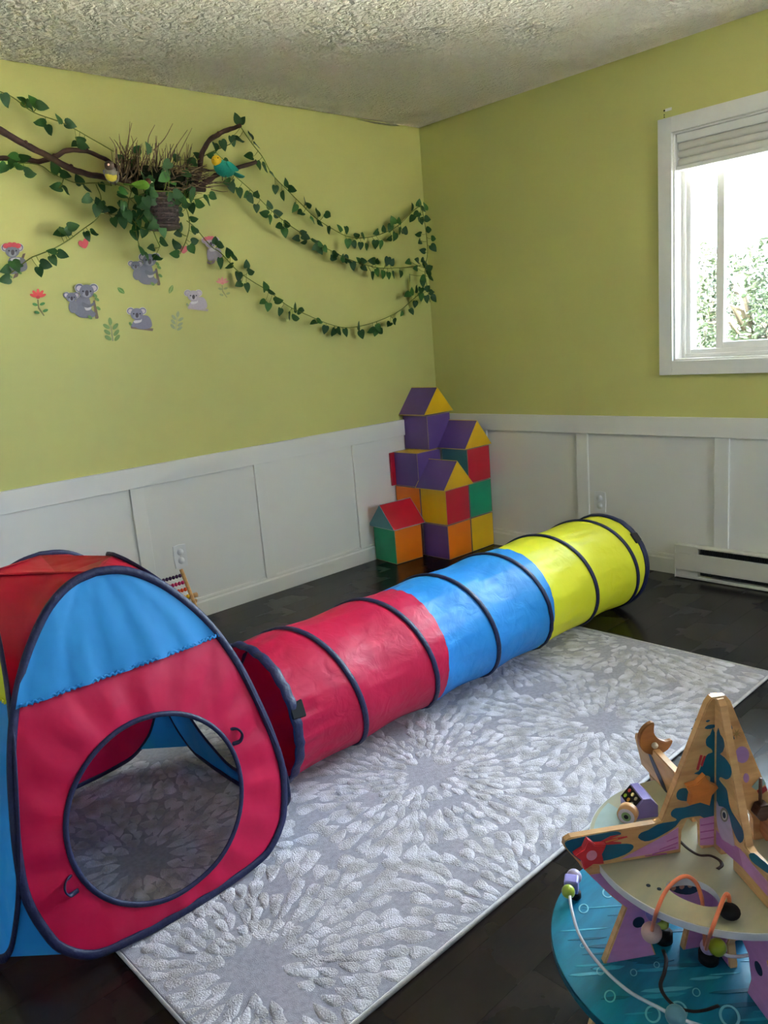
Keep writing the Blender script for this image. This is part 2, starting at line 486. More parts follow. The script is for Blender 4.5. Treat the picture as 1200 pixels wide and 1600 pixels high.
obj('fixed_stile', mkbox((.11, -2.31, za + .03), (.13, -2.27, zb - .03), .003), window_white, window)

x0, x1, z0, z1 = FILL_WIN
w2 = thing('fill_window', ((x0 + x1) / 2, Y0, z0), None, None, kind='structure')  # added behind the camera to let in fill light
bm = bmesh.new(); yy = Y0 - .1
for lo, hi in (((x0, z0), (x0 + .05, z1)), ((x1 - .05, z0), (x1, z1)), ((x0, z0), (x1, z0 + .05)), ((x0, z1 - .05), (x1, z1)), (((x0 + x1) / 2 - .025, z0), ((x0 + x1) / 2 + .025, z1))):
    box(bm, (lo[0], yy, lo[1]), (hi[0], yy + .05, hi[1]))
obj('window_frame', bm, window_white, w2)
obj('glass_pane', mkbox((x0 + .05, yy + .02, z0 + .05), (x1 - .05, yy + .024, z1 - .05)), glass, w2)

# rolled-up blind at the top of the opening
blind = thing('roller_blind', (.03, (WY0 + WY1) / 2, WZ1 - .01), 'white blind rolled up at the top of the window', 'blind')
cloth = mat('blind_cloth', '#d8d4cc', 0.6, 0.3, var=0.04, translucent=0.12)
obj('headrail', mkbox((.006, WY1 + .012, WZ1 - .045), (.055, WY0 - .012, WZ1 - .009), .004), window_white, blind)
for k in range(3):
    z1 = WZ1 - .045 - k * .033
    bm = bmesh.new(); box(bm, (.008, WY1 + .014, z1 - .033), (.05, WY0 - .014, z1), .011, 3)
    obj('folded_cell', bm, cloth, blind, True)
obj('bottom_rail', mkbox((.004, WY1 + .012, WZ1 - .163), (.054, WY0 - .012, WZ1 - .144), .004), window_white, blind)

# ---- outlets
def outlet(O, ex, n, label):
    O = Vector(O); ex = Vector(ex); n = Vector(n); ez = Vector((0, 0, 1))
    t = thing('wall_outlet', O, label, 'outlet')
    bm = plate([smooth_loop([(-.033, -.054), (-.036, 0), (-.033, .054), (0, .058), (.033, .054), (.036, 0), (.033, -.054), (0, -.058)], 1)], .006, O + n*.003, ex, ez, .0015)
    obj('cover_plate', bm, outlet_white, t)
    for s in (-1, 1):
        obj('safety_cap', disc(bmesh.new(), O + n*.008 + ez*(.021*s), n, .0165, .006, 24, .002), outlet_white, t, True)
    obj('screw', disc(bmesh.new(), O + n*.0065, n, .0025, .002, 10), heater_white, t)
p = at_y(281.5, 869, -.006)
outlet((p.x, -.005, p.z), (1, 0, 0), (0, -1, 0), 'white outlet with round safety caps above the abacus on the left wall')
p = at_x(938, 784, -.006)
outlet((-.005, p.y, p.z), (0, -1, 0), (-1, 0, 0), 'white outlet on the panelled wall beside the yellow end of the tunnel')

# ---- baseboard heater under the window
HY0, HY1 = -1.588, -3.3
ht = thing('baseboard_heater', (-.03, (HY0 + HY1) / 2, 0), 'long off-white electric baseboard heater on the floor under the window', 'heater')
obj('back_casing', mkbox((-.03, HY1, .0), (-.0175, HY0, .165)), heater_dark, ht)
obj('top_cover', mkbox((-.063, HY1, .161), (-.0175, HY0, .168), .001), heater_white, ht)
bm = bmesh.new(); box(bm, (-.066, HY1 + .002, .045), (-.061, HY0 - .002, .128), .0012, 1)
box(bm, (-.066, HY1 + .002, .128), (-.052, HY0 - .002, .131), .0008, 1)
obj('front_cover', bm, heater_white, ht)
obj('bottom_lip', mkbox((-.06, HY1, .004), (-.0175, HY0, .018), .001), heater_white, ht)
for a, b in ((HY0, HY0 - .115), (HY1 + .115, HY1)):
    bm = bmesh.new(); box(bm, (-.062, b, .131), (-.0175, a, .161)); box(bm, (-.059, b, .018), (-.0175, a, .045)); box(bm, (-.0655, a - .004 if a == HY0 else b, .004), (-.0175, a if a == HY0 else b + .004, .168))
    obj('end_cap', bm, heater_white, ht)
bm = bmesh.new()
for k in range(120):
    yy = HY0 - .13 - k * .0105
    if yy > HY1 + .12: box(bm, (-.05, yy - .0012, .03), (-.031, yy + .0012, .15))
fins = obj('heating_fins', bm, heater_dark, ht); fins['kind'] = 'stuff'

# small mounting bracket above the window's corner
p0 = at_x(1038, 173, 0)
br = thing('wall_bracket', (0, p0.y, p0.z), 'tiny white bracket stub on the wall above the window corner', 'bracket')
obj('strip', mkbox((-.004, p0.y - .036, p0.z - .006), (0, p0.y - .006, p0.z + .006), .001), window_white, br)
for dz in (.0, -.018, -.027):
    obj('screw_hole', disc(bmesh.new(), (-.0008, p0.y, p0.z + dz), (1, 0, 0), .004 if dz == 0 else .0025, .0016, 10), black_strap, br)

# ---- peeled paint strip at the top of the left wall near the corner
bm = plate([[(at_y(x, y).x, at_y(x, y).z) for x, y in ((558, 186.5), (600, 192.2), (618, 194.0), (625, 197.2), (612, 196.8), (585, 193.2))]], .001, (0, -.0005, 0), (1, 0, 0), (0, 0, 1))
obj('chipped_edge', bm, mat('chipped_plaster', '#7d7a5e', 0.9, 0.1, var=0.3, vscale=60), wall_left)

# ================================================================== OUTSIDE
gnd = mat('bounce_ground', '#d6d1c4', 0.9, 0.1, var=0.15, vscale=0.8)  # ground paled to bounce sunlight up to the ceiling
struct('ground', mkbox((-80, -80, -2.7), (80, 80, -2.6)), gnd)
leaf_out = mat('tree_leaf', '#0f190b', 0.5, 0.2, var=0.35, vscale=3, translucent=0.3)
bark_out = mat('tree_bark', '#2a241c', 0.8, 0.2, var=0.3)
def out_tree(c, rx, rz, n, label, seed, lsize):
    rnd = random.Random(seed); c = Vector(c)
    t = thing('leafy_tree', (c.x, c.y, -2.6), label, 'tree', 'trees outside the window')
    obj('trunk', mktube([(c.x, c.y, -2.6), (c.x + .05, c.y + .05, -1.2), (c.x, c.y, c.z)], [.12, .09, .05]), bark_out, t, True)
    bb = bmesh.new()
    for k in range(14):
        d = Vector((rnd.uniform(-1, 1), rnd.uniform(-1, 1), rnd.uniform(-.3, 1))).normalized()
        tube(bb, [c - Vector((0, 0, .4)), c + Vector((d.x*rx*.4, d.y*rx*.4, d.z*rz*.4)), c + Vector((d.x*rx*.85, d.y*rx*.85, d.z*rz*.85))], [.03, .018, .006], sides=5)
    obj('branches', bb, bark_out, t, True)
    vs, fs = [], []
    for k in range(n):
        while True:
            d = Vector((rnd.uniform(-1, 1), rnd.uniform(-1, 1), rnd.uniform(-1, 1)))
            if d.length < 1: break
        q = c + Vector((d.x*rx, d.y*rx, d.z*rz))
        if noise.noise(q * 2.2 + Vector((seed, 0, 0))) < -0.2: continue
        R = Quaternion(Vector((rnd.gauss(0, 1), rnd.gauss(0, 1), rnd.gauss(0, 1))).normalized(), rnd.uniform(0, 6.28)).to_matrix()
        l = lsize * rnd.uniform(.7, 1.3); b0 = len(vs)
        for u, v, w in ((0, -1, 0), (.42, -.2, .12), (.3, .5, .1), (0, 1, 0), (-.3, .5, .1), (-.42, -.2, .12)): vs.append(q + R @ Vector((u*l, v*l, w*l)))
        fs.append((b0, b0+1, b0+2, b0+3)); fs.append((b0, b0+3, b0+4, b0+5))
    me = bpy.data.meshes.new('foliage'); me.from_pydata([v - ORG[t.name] for v in vs], [], fs); me.materials.append(leaf_out)
    o = bpy.data.objects.new('foliage', me); link(o, t); o['kind'] = 'stuff'
for k, (px, py, X, rx, rz, lb) in enumerate([(1190, 500, 4.0, .8, .75, 'sunlit tree filling the lower right of the window'), (1103, 505, 6.0, .34, .95, 'narrow sunlit tree seen through the left strip of window glass')]):
    out_tree(at_x(px, py, X), rx, rz, int(14000 * rx), lb, k + 3, .032)

# ================================================================== RUG
RX0, RX1, RY0, RY1 = -3.12, -0.915, -2.385, -0.90
rug = thing('area_rug', ((RX0 + RX1) / 2, (RY0 + RY1) / 2, 0), 'large grey and ivory rug with carved flower-burst tufts under the tunnel', 'rug')
rug_base = mat('rug_low_pile', '#a9a6b4', 0.95, 0.1, var=0.22, vscale=90, bump=0.9, bscale=700, bdist=0.003, sheen=0.3, color2='#95929f')
rug_tuft = mat('rug_high_pile', '#e2dfe8', 0.95, 0.1, vscale=22, bump=1.0, bscale=300, bdist=0.007, color2='#b4b1b4')
rug_edge = mat('rug_binding', '#c9c6c8', 0.9, 0.1, var=0.15, vscale=80, bump=0.6, bscale=500)
obj('backing', mkbox((RX0 + .004, RY0 + .004, 0), (RX1 - .004, RY1 - .004, .009), .002, 1), rug_base, rug)
bm = bmesh.new()
tube(bm, [(RX0, RY0, .006), (RX1, RY0, .006), (RX1, RY1, .006), (RX0, RY1, .006)], .006, sides=8, closed=True, ref=lambda p, t: (0, 0, 1))
obj('binding', bm, rug_edge, rug, True)
RC = [(-2.941, -2.123), (-2.17, -1.89), (-1.59, -2.125), (-2.93, -1.60), (-1.35, -1.48), (-2.0, -1.22), (-2.62, -1.12), (-.93, -1.86), (-2.42, -2.52)]
vs, fs = [], []
rnd = random.Random(3)
for ci, (cx, cy) in enumerate(RC):
    r = 0.085
    k = 0
    while r < 0.85:
        L = 0.026 + 0.040 * min(r / 0.4, 1.0)           # petal length grows outwards
        n = max(9, int(2 * PI * r / (0.020 + 0.023 * min(r / 0.4, 1.0))))
        if k == 0: n = 14
        for j in range(n):
            a = 2 * PI * (j + 0.5 * (k % 2) + rnd.uniform(-.22, .22)) / n
            rr = r + rnd.uniform(-.009, .009)
            x, y = cx + rr * math.cos(a), cy + rr * math.sin(a)
            if not (RX0 + .012 < x < RX1 - .012 and RY0 + .012 < y < RY1 - .012): continue
            d = math.hypot(x - cx, y - cy)
            if any(math.hypot(x - qx, y - qy) < d for q, (qx, qy) in enumerate(RC) if q != ci): continue
            if noise.noise(Vector((x * 9, y * 9, 5))) < -.42: continue
            w = 2 * PI * r / n * 0.52 * rnd.uniform(.8, 1.2); l = L * 0.65 * rnd.uniform(.8, 1.2)
            a += rnd.uniform(-.25, .25); er = Vector((math.cos(a), math.sin(a), 0)); et = Vector((-er.y, er.x, 0))
            b0 = len(vs); h = .0098 + rnd.uniform(0, .0014)
            ol = ((-1.0, .12), (-.55, .5), (0, .85), (.5, 1.0), (.86, .72), (1.0, 0), (.86, -.72), (.5, -1.0), (0, -.85), (-.55, -.5))
            m = len(ol)
            for lv, (sc, z) in enumerate(((1.0, .0086), (.8, h), (.45, h + .0008))):
                for u, v in ol:
                    jit = rnd.uniform(-.0024, .0024)
                    q = Vector((x, y, 0)) + er * (u * l * sc + jit) + et * (v * w * sc)
                    q.x = min(max(q.x, RX0 + .006), RX1 - .006); q.y = min(max(q.y, RY0 + .006), RY1 - .006)
                    vs.append((q.x, q.y, z + jit * .3))
            vs.append((x, y, h + .001))
            for lv in range(2):
                for i in range(m):
                    A, B = b0 + lv*m + i, b0 + lv*m + (i+1) % m
                    fs.append((A, B, B + m, A + m))
            for i in range(m): fs.append((b0 + 2*m + i, b0 + 2*m + (i+1) % m, b0 + 3*m))
        r += L * 1.02; k += 1
me = bpy.data.meshes.new('carved_tufts'); o3 = ORG[rug.name]
me.from_pydata([(a - o3.x, b - o3.y, c) for a, b, c in vs], [], fs); me.materials.append(rug_tuft)
for p in me.polygons: p.use_smooth = True
tf = bpy.data.objects.new('carved_tufts', me); link(tf, rug); tf['kind'] = 'stuff'

# ================================================================== PLAY TUNNEL
TR, TYC, TZC = 0.212, -1.525, 0.226
TX0, TX1 = -2.50, -0.60
PITCH = 0.316
tun = thing('play_tunnel', ((TX0 + TX1) / 2, TYC, .012), 'pop-up crawl tunnel striped crimson, blue and yellow with navy spiral tape', 'tunnel')
def helix_phase(x): return (x - (-2.344)) / PITCH * 2 * PI          # phase 0 is at the top
def tun_point(x, th, dr=0.0):
    """th is measured from the top towards the camera side"""
    dth = (th - helix_phase(x)) % (2 * PI)
    sag = math.sin(dth / 2) ** 2                                    # fabric sinks between turns of the spring
    q = Vector((x * 3.1, math.cos(th) * 1.3, math.sin(th) * 1.3))
    n1 = noise.noise(q * 1.7 + Vector((3, 1, 8))); n2 = noise.noise(Vector((x * 5 + th * 1.2, th * 7.0 - x * 3, 2.0)))
    near = math.exp(-((x - TX0) / .12) ** 2) + .5 * math.exp(-((x - (-1.88)) / .07) ** 2) + .4 * math.exp(-((x - (-1.29)) / .07) ** 2)
    pl = math.sin(th * 23 + 3 * n2) * near * .0028
    r = TR - .008 * sag + .004 * n1 * sag + .0036 * n2 * sag + pl + dr
    z = TZC + r * math.cos(th)
    lift = .012 * max(0.0, (x + .95) / .35) if x > -.95 else 0       # far end stands clear of the rug edge
    return Vector((x, TYC - r * math.sin(th), max(z, .021) - lift))
def tun_fabric(x0, x1, m):
    nx = int((x1 - x0) / .012); nt = 120; bm = bmesh.new(); rows = []
    for i in range(nx + 1):
        x = x0 + (x1 - x0) * i / nx
        rows.append([bm.verts.new(tun_point(x, 2*PI*k/nt)) for k in range(nt)])
    for i in range(nx):
        for k in range(nt):
            bm.faces.new([rows[i][k], rows[i][(k+1) % nt], rows[i+1][(k+1) % nt], rows[i+1][k]])
    return obj('fabric_section', bm, m, tun, True)
tun_fabric(TX0, -1.878, red_tun); tun_fabric(-1.878, -1.288, blue_tun); tun_fabric(-1.288, TX1, yel_tun)
axial = lambda p, t: (1, 0, 0)
hel = []
x = TX0 + .004
while x < TX1 - .01:
    hel.append(tun_point(x, helix_phase(x), .003)); x += PITCH / 72
obj('spiral_tape', mktube(hel, .01, sides=8, flat=(.0105, .005), ref=axial), navy, tun, True)
def ring(x, w, tilt=0.0):
    pts = []
    for k in range(96):
        th = 2*PI*k/96; p = tun_point(x, th, .004); p.x += tilt * math.cos(th); pts.append(p)
    return mktube(pts, .01, sides=10, closed=True, flat=(w, .006), ref=axial)
obj('end_ring', ring(TX0, .017), navy, tun, True)
obj('end_ring', ring(TX1, .017), navy, tun, True)
def toggle(x, th, dx):
    p = tun_point(x, th, .006); n = (p - Vector((p.x, TYC, TZC))).normalized(); t = Vector((0, -math.cos(th), -math.sin(th)))
    bm = mkbox((-.012, -.02, -.004), (.034, .02, .005), .003, 1)
    for v in bm.verts:
        if v.co.x > .02: v.co.y *= 1.25
    M = Matrix(((dx, t.x, n.x, p.x), (0, t.y, n.y, p.y), (0, t.z, n.z, p.z), (0, 0, 0, 1)))
    obj('strap_toggle', xform(bm, M), black_strap, tun)
toggle(TX0, math.radians(72), 1); toggle(TX1, math.radians(52), -1)

# ================================================================== PLAY TENT
TC = Vector((-2.948, -1.495))
tent = thing('play_tent', (TC.x, TC.y, .012), 'pop-up play tent with blue and crimson front, round doorway and navy edging', 'tent')
D0 = .372
SID = {  # side: normal, tangent, top inset, slope height
    'front': ((0, -1), (1, 0), .212, .808, .1), 'right': ((1, 0), (0, 1), .2, .785, 1.1),
    'back': ((0, 1), (-1, 0), .205, .785, .1), 'left': ((-1, 0), (0, -1), .215, .815, .0)}
WS = [(0, .0), (.003, .10), (.014, .20), (.03, .24), (.058, .272), (.1, .298), (.2, .322), (.3, .316), (.4, .299), (.5, .276), (.6, .240), (.68, .196), (.75, .142), (.79, .095), (.812, .05), (.82, 0)]
half = catmull([(w, s, 0) for s, w in WS], 4)
half = [(max(p.x, 0), max(p.y, 0.0)) for p in half]
half[0] = (0, 0); half[-1] = (0, .82)
def tp(side, w, s, out=0.0):
    n, t, d1, top, crv = SID[side]
    if side == 'front': w -= .024 * (s / .82) ** 2
    sc = top / .82; s = s * sc
    lean = (D0 - d1) / top
    d = D0 - lean * s - crv * max(0.0, s - .5) ** 2; z = s * math.sqrt(1 - lean ** 2)
    x = TC.x + n[0] * (d + out) + t[0] * w; y = TC.y + n[1] * (d + out) + t[1] * w
    return Vector((x, y, .021 + z))
def loop_pts(): return [(w, s) for w, s in half] + [(-w, s) for w, s in half[-2:0:-1]]
def wat(s):
    best = 0
    for (w0, s0), (w1, s1) in zip(half, half[1:]):
        if s0 <= s <= s1 and s1 > s0: best = w0 + (w1 - w0) * (s - s0) / (s1 - s0)
    return best
SEAM = .588
HC, HR = (-.012, .262), .212
def billow(w, s):
    e = max(0.0, 1 - (w / .34) ** 2) * max(0.0, 1 - ((s - .36) / .46) ** 2)
    return .018 * e + .004 * noise.noise(Vector((w * 9, s * 4, 1.7)))
def upper_mesh(side):
    bm = bmesh.new(); rows = []
    for i in range(15):
        s = SEAM + (.82 - SEAM) * (i / 14) ** .85; w = wat(s) if i < 14 else .004
        rows.append([bm.verts.new(tp(side, w * (2*k/16 - 1), s, billow(w * (2*k/16 - 1), s) - (.005 * math.sin(k * 2.2) * (1 - i/14)))) for k in range(17)])
    for i in range(14):
        for k in range(16): bm.faces.new([rows[i][k], rows[i][k+1], rows[i+1][k+1], rows[i+1][k]])
    return bm
def lower_outline():
    ol = [(w, s) for w, s in half if s < SEAM] + [(wat(SEAM), SEAM)]
    full = [(w, s) for w, s in ol] + [(wat(SEAM) * (1 - k / 6), SEAM) for k in range(1, 12)] + [(-w, s) for w, s in ol[::-1][:-1]]
    return full
def ray_hit(poly, c, a):
    dx, dy = math.cos(a), math.sin(a); best = None
    for (x0, y0), (x1, y1) in zip(poly, poly[1:] + poly[:1]):
        ex, ey = x1 - x0, y1 - y0; den = dx * ey - dy * ex
        if abs(den) < 1e-12: continue
        t = ((x0 - c[0]) * ey - (y0 - c[1]) * ex) / den; u = ((x0 - c[0]) * dy - (y0 - c[1]) * dx) / den
        if t > 0 and -1e-6 <= u <= 1 + 1e-6 and (best is None or t < best): best = t
    return best
def lower_mesh(side, hole):
    bm = bmesh.new(); poly = lower_outline(); rows = []; n = 96
    angs = sorted([2*PI*k/n for k in range(n)] + [math.atan2(SEAM - HC[1], sgn * wat(SEAM) - HC[0]) % (2*PI) for sgn in (1, -1)])
    n = len(angs); m = 9
    for a in angs:
        R = ray_hit(poly, HC, a); r0 = HR if hole else .01
        col = []
        for i in range(m + 1):
            r = r0 + (R - r0) * i / m; w = HC[0] + r * math.cos(a); s = HC[1] + r * math.sin(a)
            edge = i / m
            col.append(bm.verts.new(tp(side, w, s, billow(w, s) * (1 - .9 * edge ** 4) + .003 * math.sin(a * 19) * (1 - edge) * edge * 4)))
        rows.append(col)
    for k in range(n):
        A, B = rows[k], rows[(k+1) % n]
        for i in range(m): bm.faces.new([A[i], B[i], B[i+1], A[i+1]])
    if not hole: bm.faces.new([c[0] for c in rows])
    return bm
def side_ref(side):
    n = Vector((*SID[side][0], .25)); 
    return lambda p, t: n.cross(t)
for side, up, lo, hole in (('front', blue_fab, red_fab, True), ('left', yel_fab, blue_fab, False), ('right', yel_fab, blue_fab, True), ('back', blue_fab, red_fab, False)):
    pu = obj('upper_panel', upper_mesh(side), up, tent, True)
    plo = obj('lower_panel', lower_mesh(side, hole), lo, tent, True)
    obj('edge_tape', mktube([tp(side, w, s, .003) for w, s in loop_pts()], .01, sides=8, closed=True, flat=(.0098, .0042), ref=side_ref(side)), navy, tent, True)
    zz_ = []
    for k in range(121):
        q = -1 + 2 * k / 120; w_ = wat(SEAM) * q * .965
        zz_.append(tp(side, w_, SEAM + .004 + .003 * math.sin(k * 1.9), billow(w_, SEAM) + .0015 + .0012 * math.sin(k * 2.3)))
    obj('ruffled_seam', mktube(zz_, .004, sides=6, flat=(.0012, .0036), ref=lambda p, t: Vector((*SID[side][0], 0))), up, tent, True)
    if hole:
        pts = [(HC[0] + HR * math.cos(2*PI*k/72), HC[1] + HR * math.sin(2*PI*k/72)) for k in range(72)]
        obj('doorway_trim', mktube([tp(side, w, s, billow(w, s) + .002) for w, s in pts], .006, sides=8, closed=True, flat=(.0062, .0035), ref=side_ref(side)), navy, plo, True)
        if side == 'front':
            for w, s in ((-.225, .19), (.2, .34)):
                sg = 1 if w > 0 else -1
                lp = catmull([tp(side, w, s - .018, .008), tp(side, w + sg*.02, s - .016, .014), tp(side, w + sg*.028, s, .018), tp(side, w + sg*.02, s + .016, .014), tp(side, w, s + .018, .008)], 4)
                obj('tie_loop', mktube(lp, .004, sides=6, flat=(.002, .006), ref=lambda p, t: (1, 0, 0)), navy, plo, True)
        else:
            pass
# corner webs between neighbouring frames: blue at the foot, red under the roof
order = ['front', 'right', 'back', 'left']
def web(A, B, s0, s1, m, name, nseg=18):
    bm = bmesh.new(); rows = []
    for i in range(nseg + 1):
        s = s0 + (s1 - s0) * i / nseg
        w = wat(min(s, .8199))
        if s >= .8199: w = 0
        a, b = tp(A, w, s), tp(B, -w, s); mid = (a + b) / 2
        c = Vector((TC.x, TC.y, mid.z)); inw = (c - mid); inw.z = 0
        rows.append([bm.verts.new(a.lerp(b, k / 6) + inw * ((.0 if s1 < .5 else .10) * math.sin(PI * k / 6))) for k in range(7)])
    for i in range(nseg):
        for k in range(6): bm.faces.new([rows[i][k], rows[i][k+1], rows[i+1][k+1], rows[i+1][k]])
    return obj(name, bm, m, tent, True)
for A, B in zip(order, order[1:] + order[:1]):
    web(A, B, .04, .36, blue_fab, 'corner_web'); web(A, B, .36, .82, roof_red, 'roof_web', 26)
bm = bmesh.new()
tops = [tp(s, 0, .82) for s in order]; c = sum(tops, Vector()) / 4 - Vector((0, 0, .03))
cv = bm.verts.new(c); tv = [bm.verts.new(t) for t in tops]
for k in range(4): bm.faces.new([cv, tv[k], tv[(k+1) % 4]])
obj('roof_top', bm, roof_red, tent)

# ================================================================== FOAM BLOCKS
def foam(name, c): return mat('foam_' + name, c, 0.38, 0.5, var=0.05, vscale=8, bump=0.12, bscale=14, bdist=0.006)
FC = {'purple': foam('purple', '#5a4088'), 'orange': foam('orange', '#e07410'), 'yellow': foam('yellow', '#dcae10'), 'red': foam('red', '#b3122c'),
      'green': foam('green', '#0f8a66'), 'teal': foam('teal', '#2a6a78'), 'slate': foam('slate', '#4d8490')}
piping = mat('pale_seam', '#b8a27a', 0.6, 0.3, var=0.1)
S = .2035
def face_block(lo, colors, label, rotz=0.0, parts=()):
    """soft cube: six vinyl faces of their own colours, slightly puffed, with seam piping between them"""
    lo = Vector(lo); c = lo + Vector((S/2, S/2, 0))
    t = thing('foam_block', c, label, 'block', 'soft foam building blocks')
    t.rotation_euler.z = rotz
    h = S / 2 - .0008
    dirs = {'-x': ((-1, 0, 0), (0, 1, 0)), '+x': ((1, 0, 0), (0, 1, 0)), '-y': ((0, -1, 0), (1, 0, 0)), '+y': ((0, 1, 0), (1, 0, 0)), '+z': ((0, 0, 1), (1, 0, 0)), '-z': ((0, 0, -1), (1, 0, 0))}
    cc = lo + Vector((S/2, S/2, S/2))
    for k, (n, u) in dirs.items():
        n, u = Vector(n), Vector(u); v = n.cross(u); bm = bmesh.new(); g = 8; rows = []
        for i in range(g + 1):
            row = []
            for j in range(g + 1):
                a, b = 2*i/g - 1, 2*j/g - 1
                puff = -.0022 + .003 * (1 - a**4) * (1 - b**4) + .0012 * noise.noise(cc * 7 + n * 3 + Vector((a*2, b*2, 0)))
                if abs(a) == 1 or abs(b) == 1: puff = -.003
                row.append(bm.verts.new(cc + n * (h + puff) + u * (a * (h - .0012)) + v * (b * (h - .0012))))
            rows.append(row)
        for i in range(g):
            for j in range(g): bm.faces.new([rows[i][j], rows[i+1][j], rows[i+1][j+1], rows[i][j+1]])
        obj('face_panel', bm, FC[colors.get(k, 'purple')], t, True)
    bm = bmesh.new()
    for a in (-1, 1):
        for b in (-1, 1):
            e = h - .0030
            tube(bm, [cc + Vector((-e, a*e, b*e)), cc + Vector((e, a*e, b*e))], .0013, sides=6)
            tube(bm, [cc + Vector((a*e, -e, b*e)), cc + Vector((a*e, e, b*e))], .0013, sides=6)
            tube(bm, [cc + Vector((a*e, b*e, -e)), cc + Vector((a*e, b*e, e))], .0013, sides=6)
    obj('seam_piping', bm, piping, t, True)
    return t
ox = -.022      # clear of the baseboards
bX, bY = -.41 + ox * .6, -.405 + ox * .4
face_block((-.205 - S + ox*.6, bY, 0), {'-x': 'purple', '-y': 'orange'}, 'purple and orange foam block on the floor under the yellow and red block')
face_block((-.205 - S + ox*.6, bY, S), {'-x': 'yellow', '-y': 'red'}, 'yellow and red foam block directly under the lowest purple roof')
face_block((-.205 + .001 + ox*.6, bY, 0), {'-x': 'purple', '-y': 'yellow'}, 'yellow foam block on the floor at the right foot of the tower')
face_block((-.205 + .001 + ox*.6, bY, S), {'-x': 'purple', '-y': 'green'}, 'green foam block in the right stack between yellow and red blocks')
face_block((-.205 + .001 + ox*.6, bY, 2*S), {'-x': 'teal', '-y': 'red'}, 'teal and red foam block under the right purple roof')
face_block((-.205 - S + ox*.6, bY + S + .001, 0), {'-x': 'red', '-y': 'purple'}, 'foam block on the floor between the red-roofed block and the wall corner')
face_block((-.205 - S + ox*.6, bY + S + .001, S), {'-x': 'orange', '-y': 'purple'}, 'orange-sided foam block just below the all-purple block')
d3 = face_block((-.205 - S + ox*.6, bY + S + .001, 2*S), {'-x': 'purple', '-y': 'purple', '+z': 'yellow'}, 'purple foam block with yellow top and red flap, left of the tower')
obj('red_flap', mkbox((-.205 - S + ox*.6 - .03, bY + 2*S - .012, 2*S + .003), (-.205 - S + ox*.6 + .1, bY + 2*S - .0, 3*S - .004), .003), FC['red'], d3)
e4 = face_block((-.318, bY + S + .001, 3*S), {'-x': 'purple', '-y': 'purple'}, 'purple foam block at the top of the tower under the highest roof')
obj('red_flap', mkbox((-.318 + S - .04, bY + S + .19, 3*S + .003), (-.318 + S + .02, bY + S + .2, 4*S - .004), .003), FC['red'], e4)
ba = face_block((-.612 - .028, -.222, 0), {'-x': 'green', '-y': 'orange'}, 'green and orange foam block under the small red roof', math.radians(-5))

def roof(c, along, wid, length, hgt, slope_c, gable_c, label, rotz=0.0):
    """triangular prism: ridge along 'x' or 'y'"""
    c = Vector(c)
    t = thing('foam_roof', c, label, 'block', 'soft foam roof prisms'); t.rotation_euler.z = rotz
    e = Vector((1, 0, 0)) if along == 'x' else Vector((0, 1, 0)); w = Vector((0, 1, 0)) if along == 'x' else Vector((1, 0, 0)); z = Vector((0, 0, 1))
    A, B = c - e*length/2, c + e*length/2
    def quad(p, q, r, s, nrm, m):
        bm = bmesh.new(); rows = []
        for i in range(7):
            rw = []
            for j in range(7):
                a, b = i/6, j/6
                v = (p.lerp(q, a)).lerp(s.lerp(r, a), b)
                puff = .004 * (1 - (2*a-1)**4) * (1 - (2*b-1)**4) - .001
                rw.append(bm.verts.new(v + nrm * puff))
            rows.append(rw)
        for i in range(6):
            for j in range(6): bm.faces.new([rows[i][j], rows[i+1][j], rows[i+1][j+1], rows[i][j+1]])
        obj('slope_panel', bm, m, t, True)
    top = z * hgt
    for sg in (-1, 1):
        n = (w * sg * hgt + z * wid / 2).normalized()
        quad(A + w*sg*wid/2, B + w*sg*wid/2, B + top, A + top, n, FC[slope_c])
        bm = bmesh.new(); P = A if sg < 0 else B
        a, b, d = bm.verts.new(P - w*wid/2), bm.verts.new(P + w*wid/2), bm.verts.new(P + top)
        f = bm.faces.new([a, b, d]); r = bmesh.ops.poke(bm, faces=[f]); r['verts'][0].co += e * sg * .003
        obj('gable_panel', bm, FC[gable_c], t)
    bm = bmesh.new()
    v = [bm.verts.new(q) for q in (A - w*wid/2, B - w*wid/2, B + w*wid/2, A + w*wid/2)]; bm.faces.new(v)
    obj('base_panel', bm, FC[slope_c], t)
    bm = bmesh.new()
    for P in (A, B): tube(bm, [P - w*wid/2 + z*.001, P + w*wid/2 + z*.001, P + top], .0016, sides=6, closed=True, ref=lambda p, t: e)
    for q in (w*wid/2, -w*wid/2, top): tube(bm, [A + q + z*.001, B + q + z*.001], .0016, sides=6)
    obj('seam_piping', bm, mat('bright_seam', '#e0c25a', 0.6, 0.3, var=0.1) if gable_c == 'yellow' else mat('pale_blue_seam', '#9fb7c4', 0.6, 0.3, var=0.1), t, True)
    return t
roof((-.205 - S/2 + ox*.6 - .004, bY + S/2 - .004, 2*S + .004), 'y', .25, .225, .15, 'purple', 'yellow', 'lowest purple foam roof with yellow gable, in front of the tower')
roof((-.205 + S/2 + ox*.6 - .012, bY + S/2 + .0, 3*S + .004), 'y', .235, .225, .15, 'purple', 'yellow', 'right-hand purple foam roof with yellow gable, at middle height')
roof((-.318 + S/2 + .0, bY + S + S/2 + .004, 4*S + .004), 'y', .25, .215, .148, 'purple', 'yellow', 'highest purple foam roof with yellow gable, topping the tower')
roof((-.612 - .028 + S/2, -.222 + S/2, S + .004), 'x', .235, .235, .135, 'red', 'slate', 'small red foam roof with blue-grey gable on the low block', math.radians(-5))

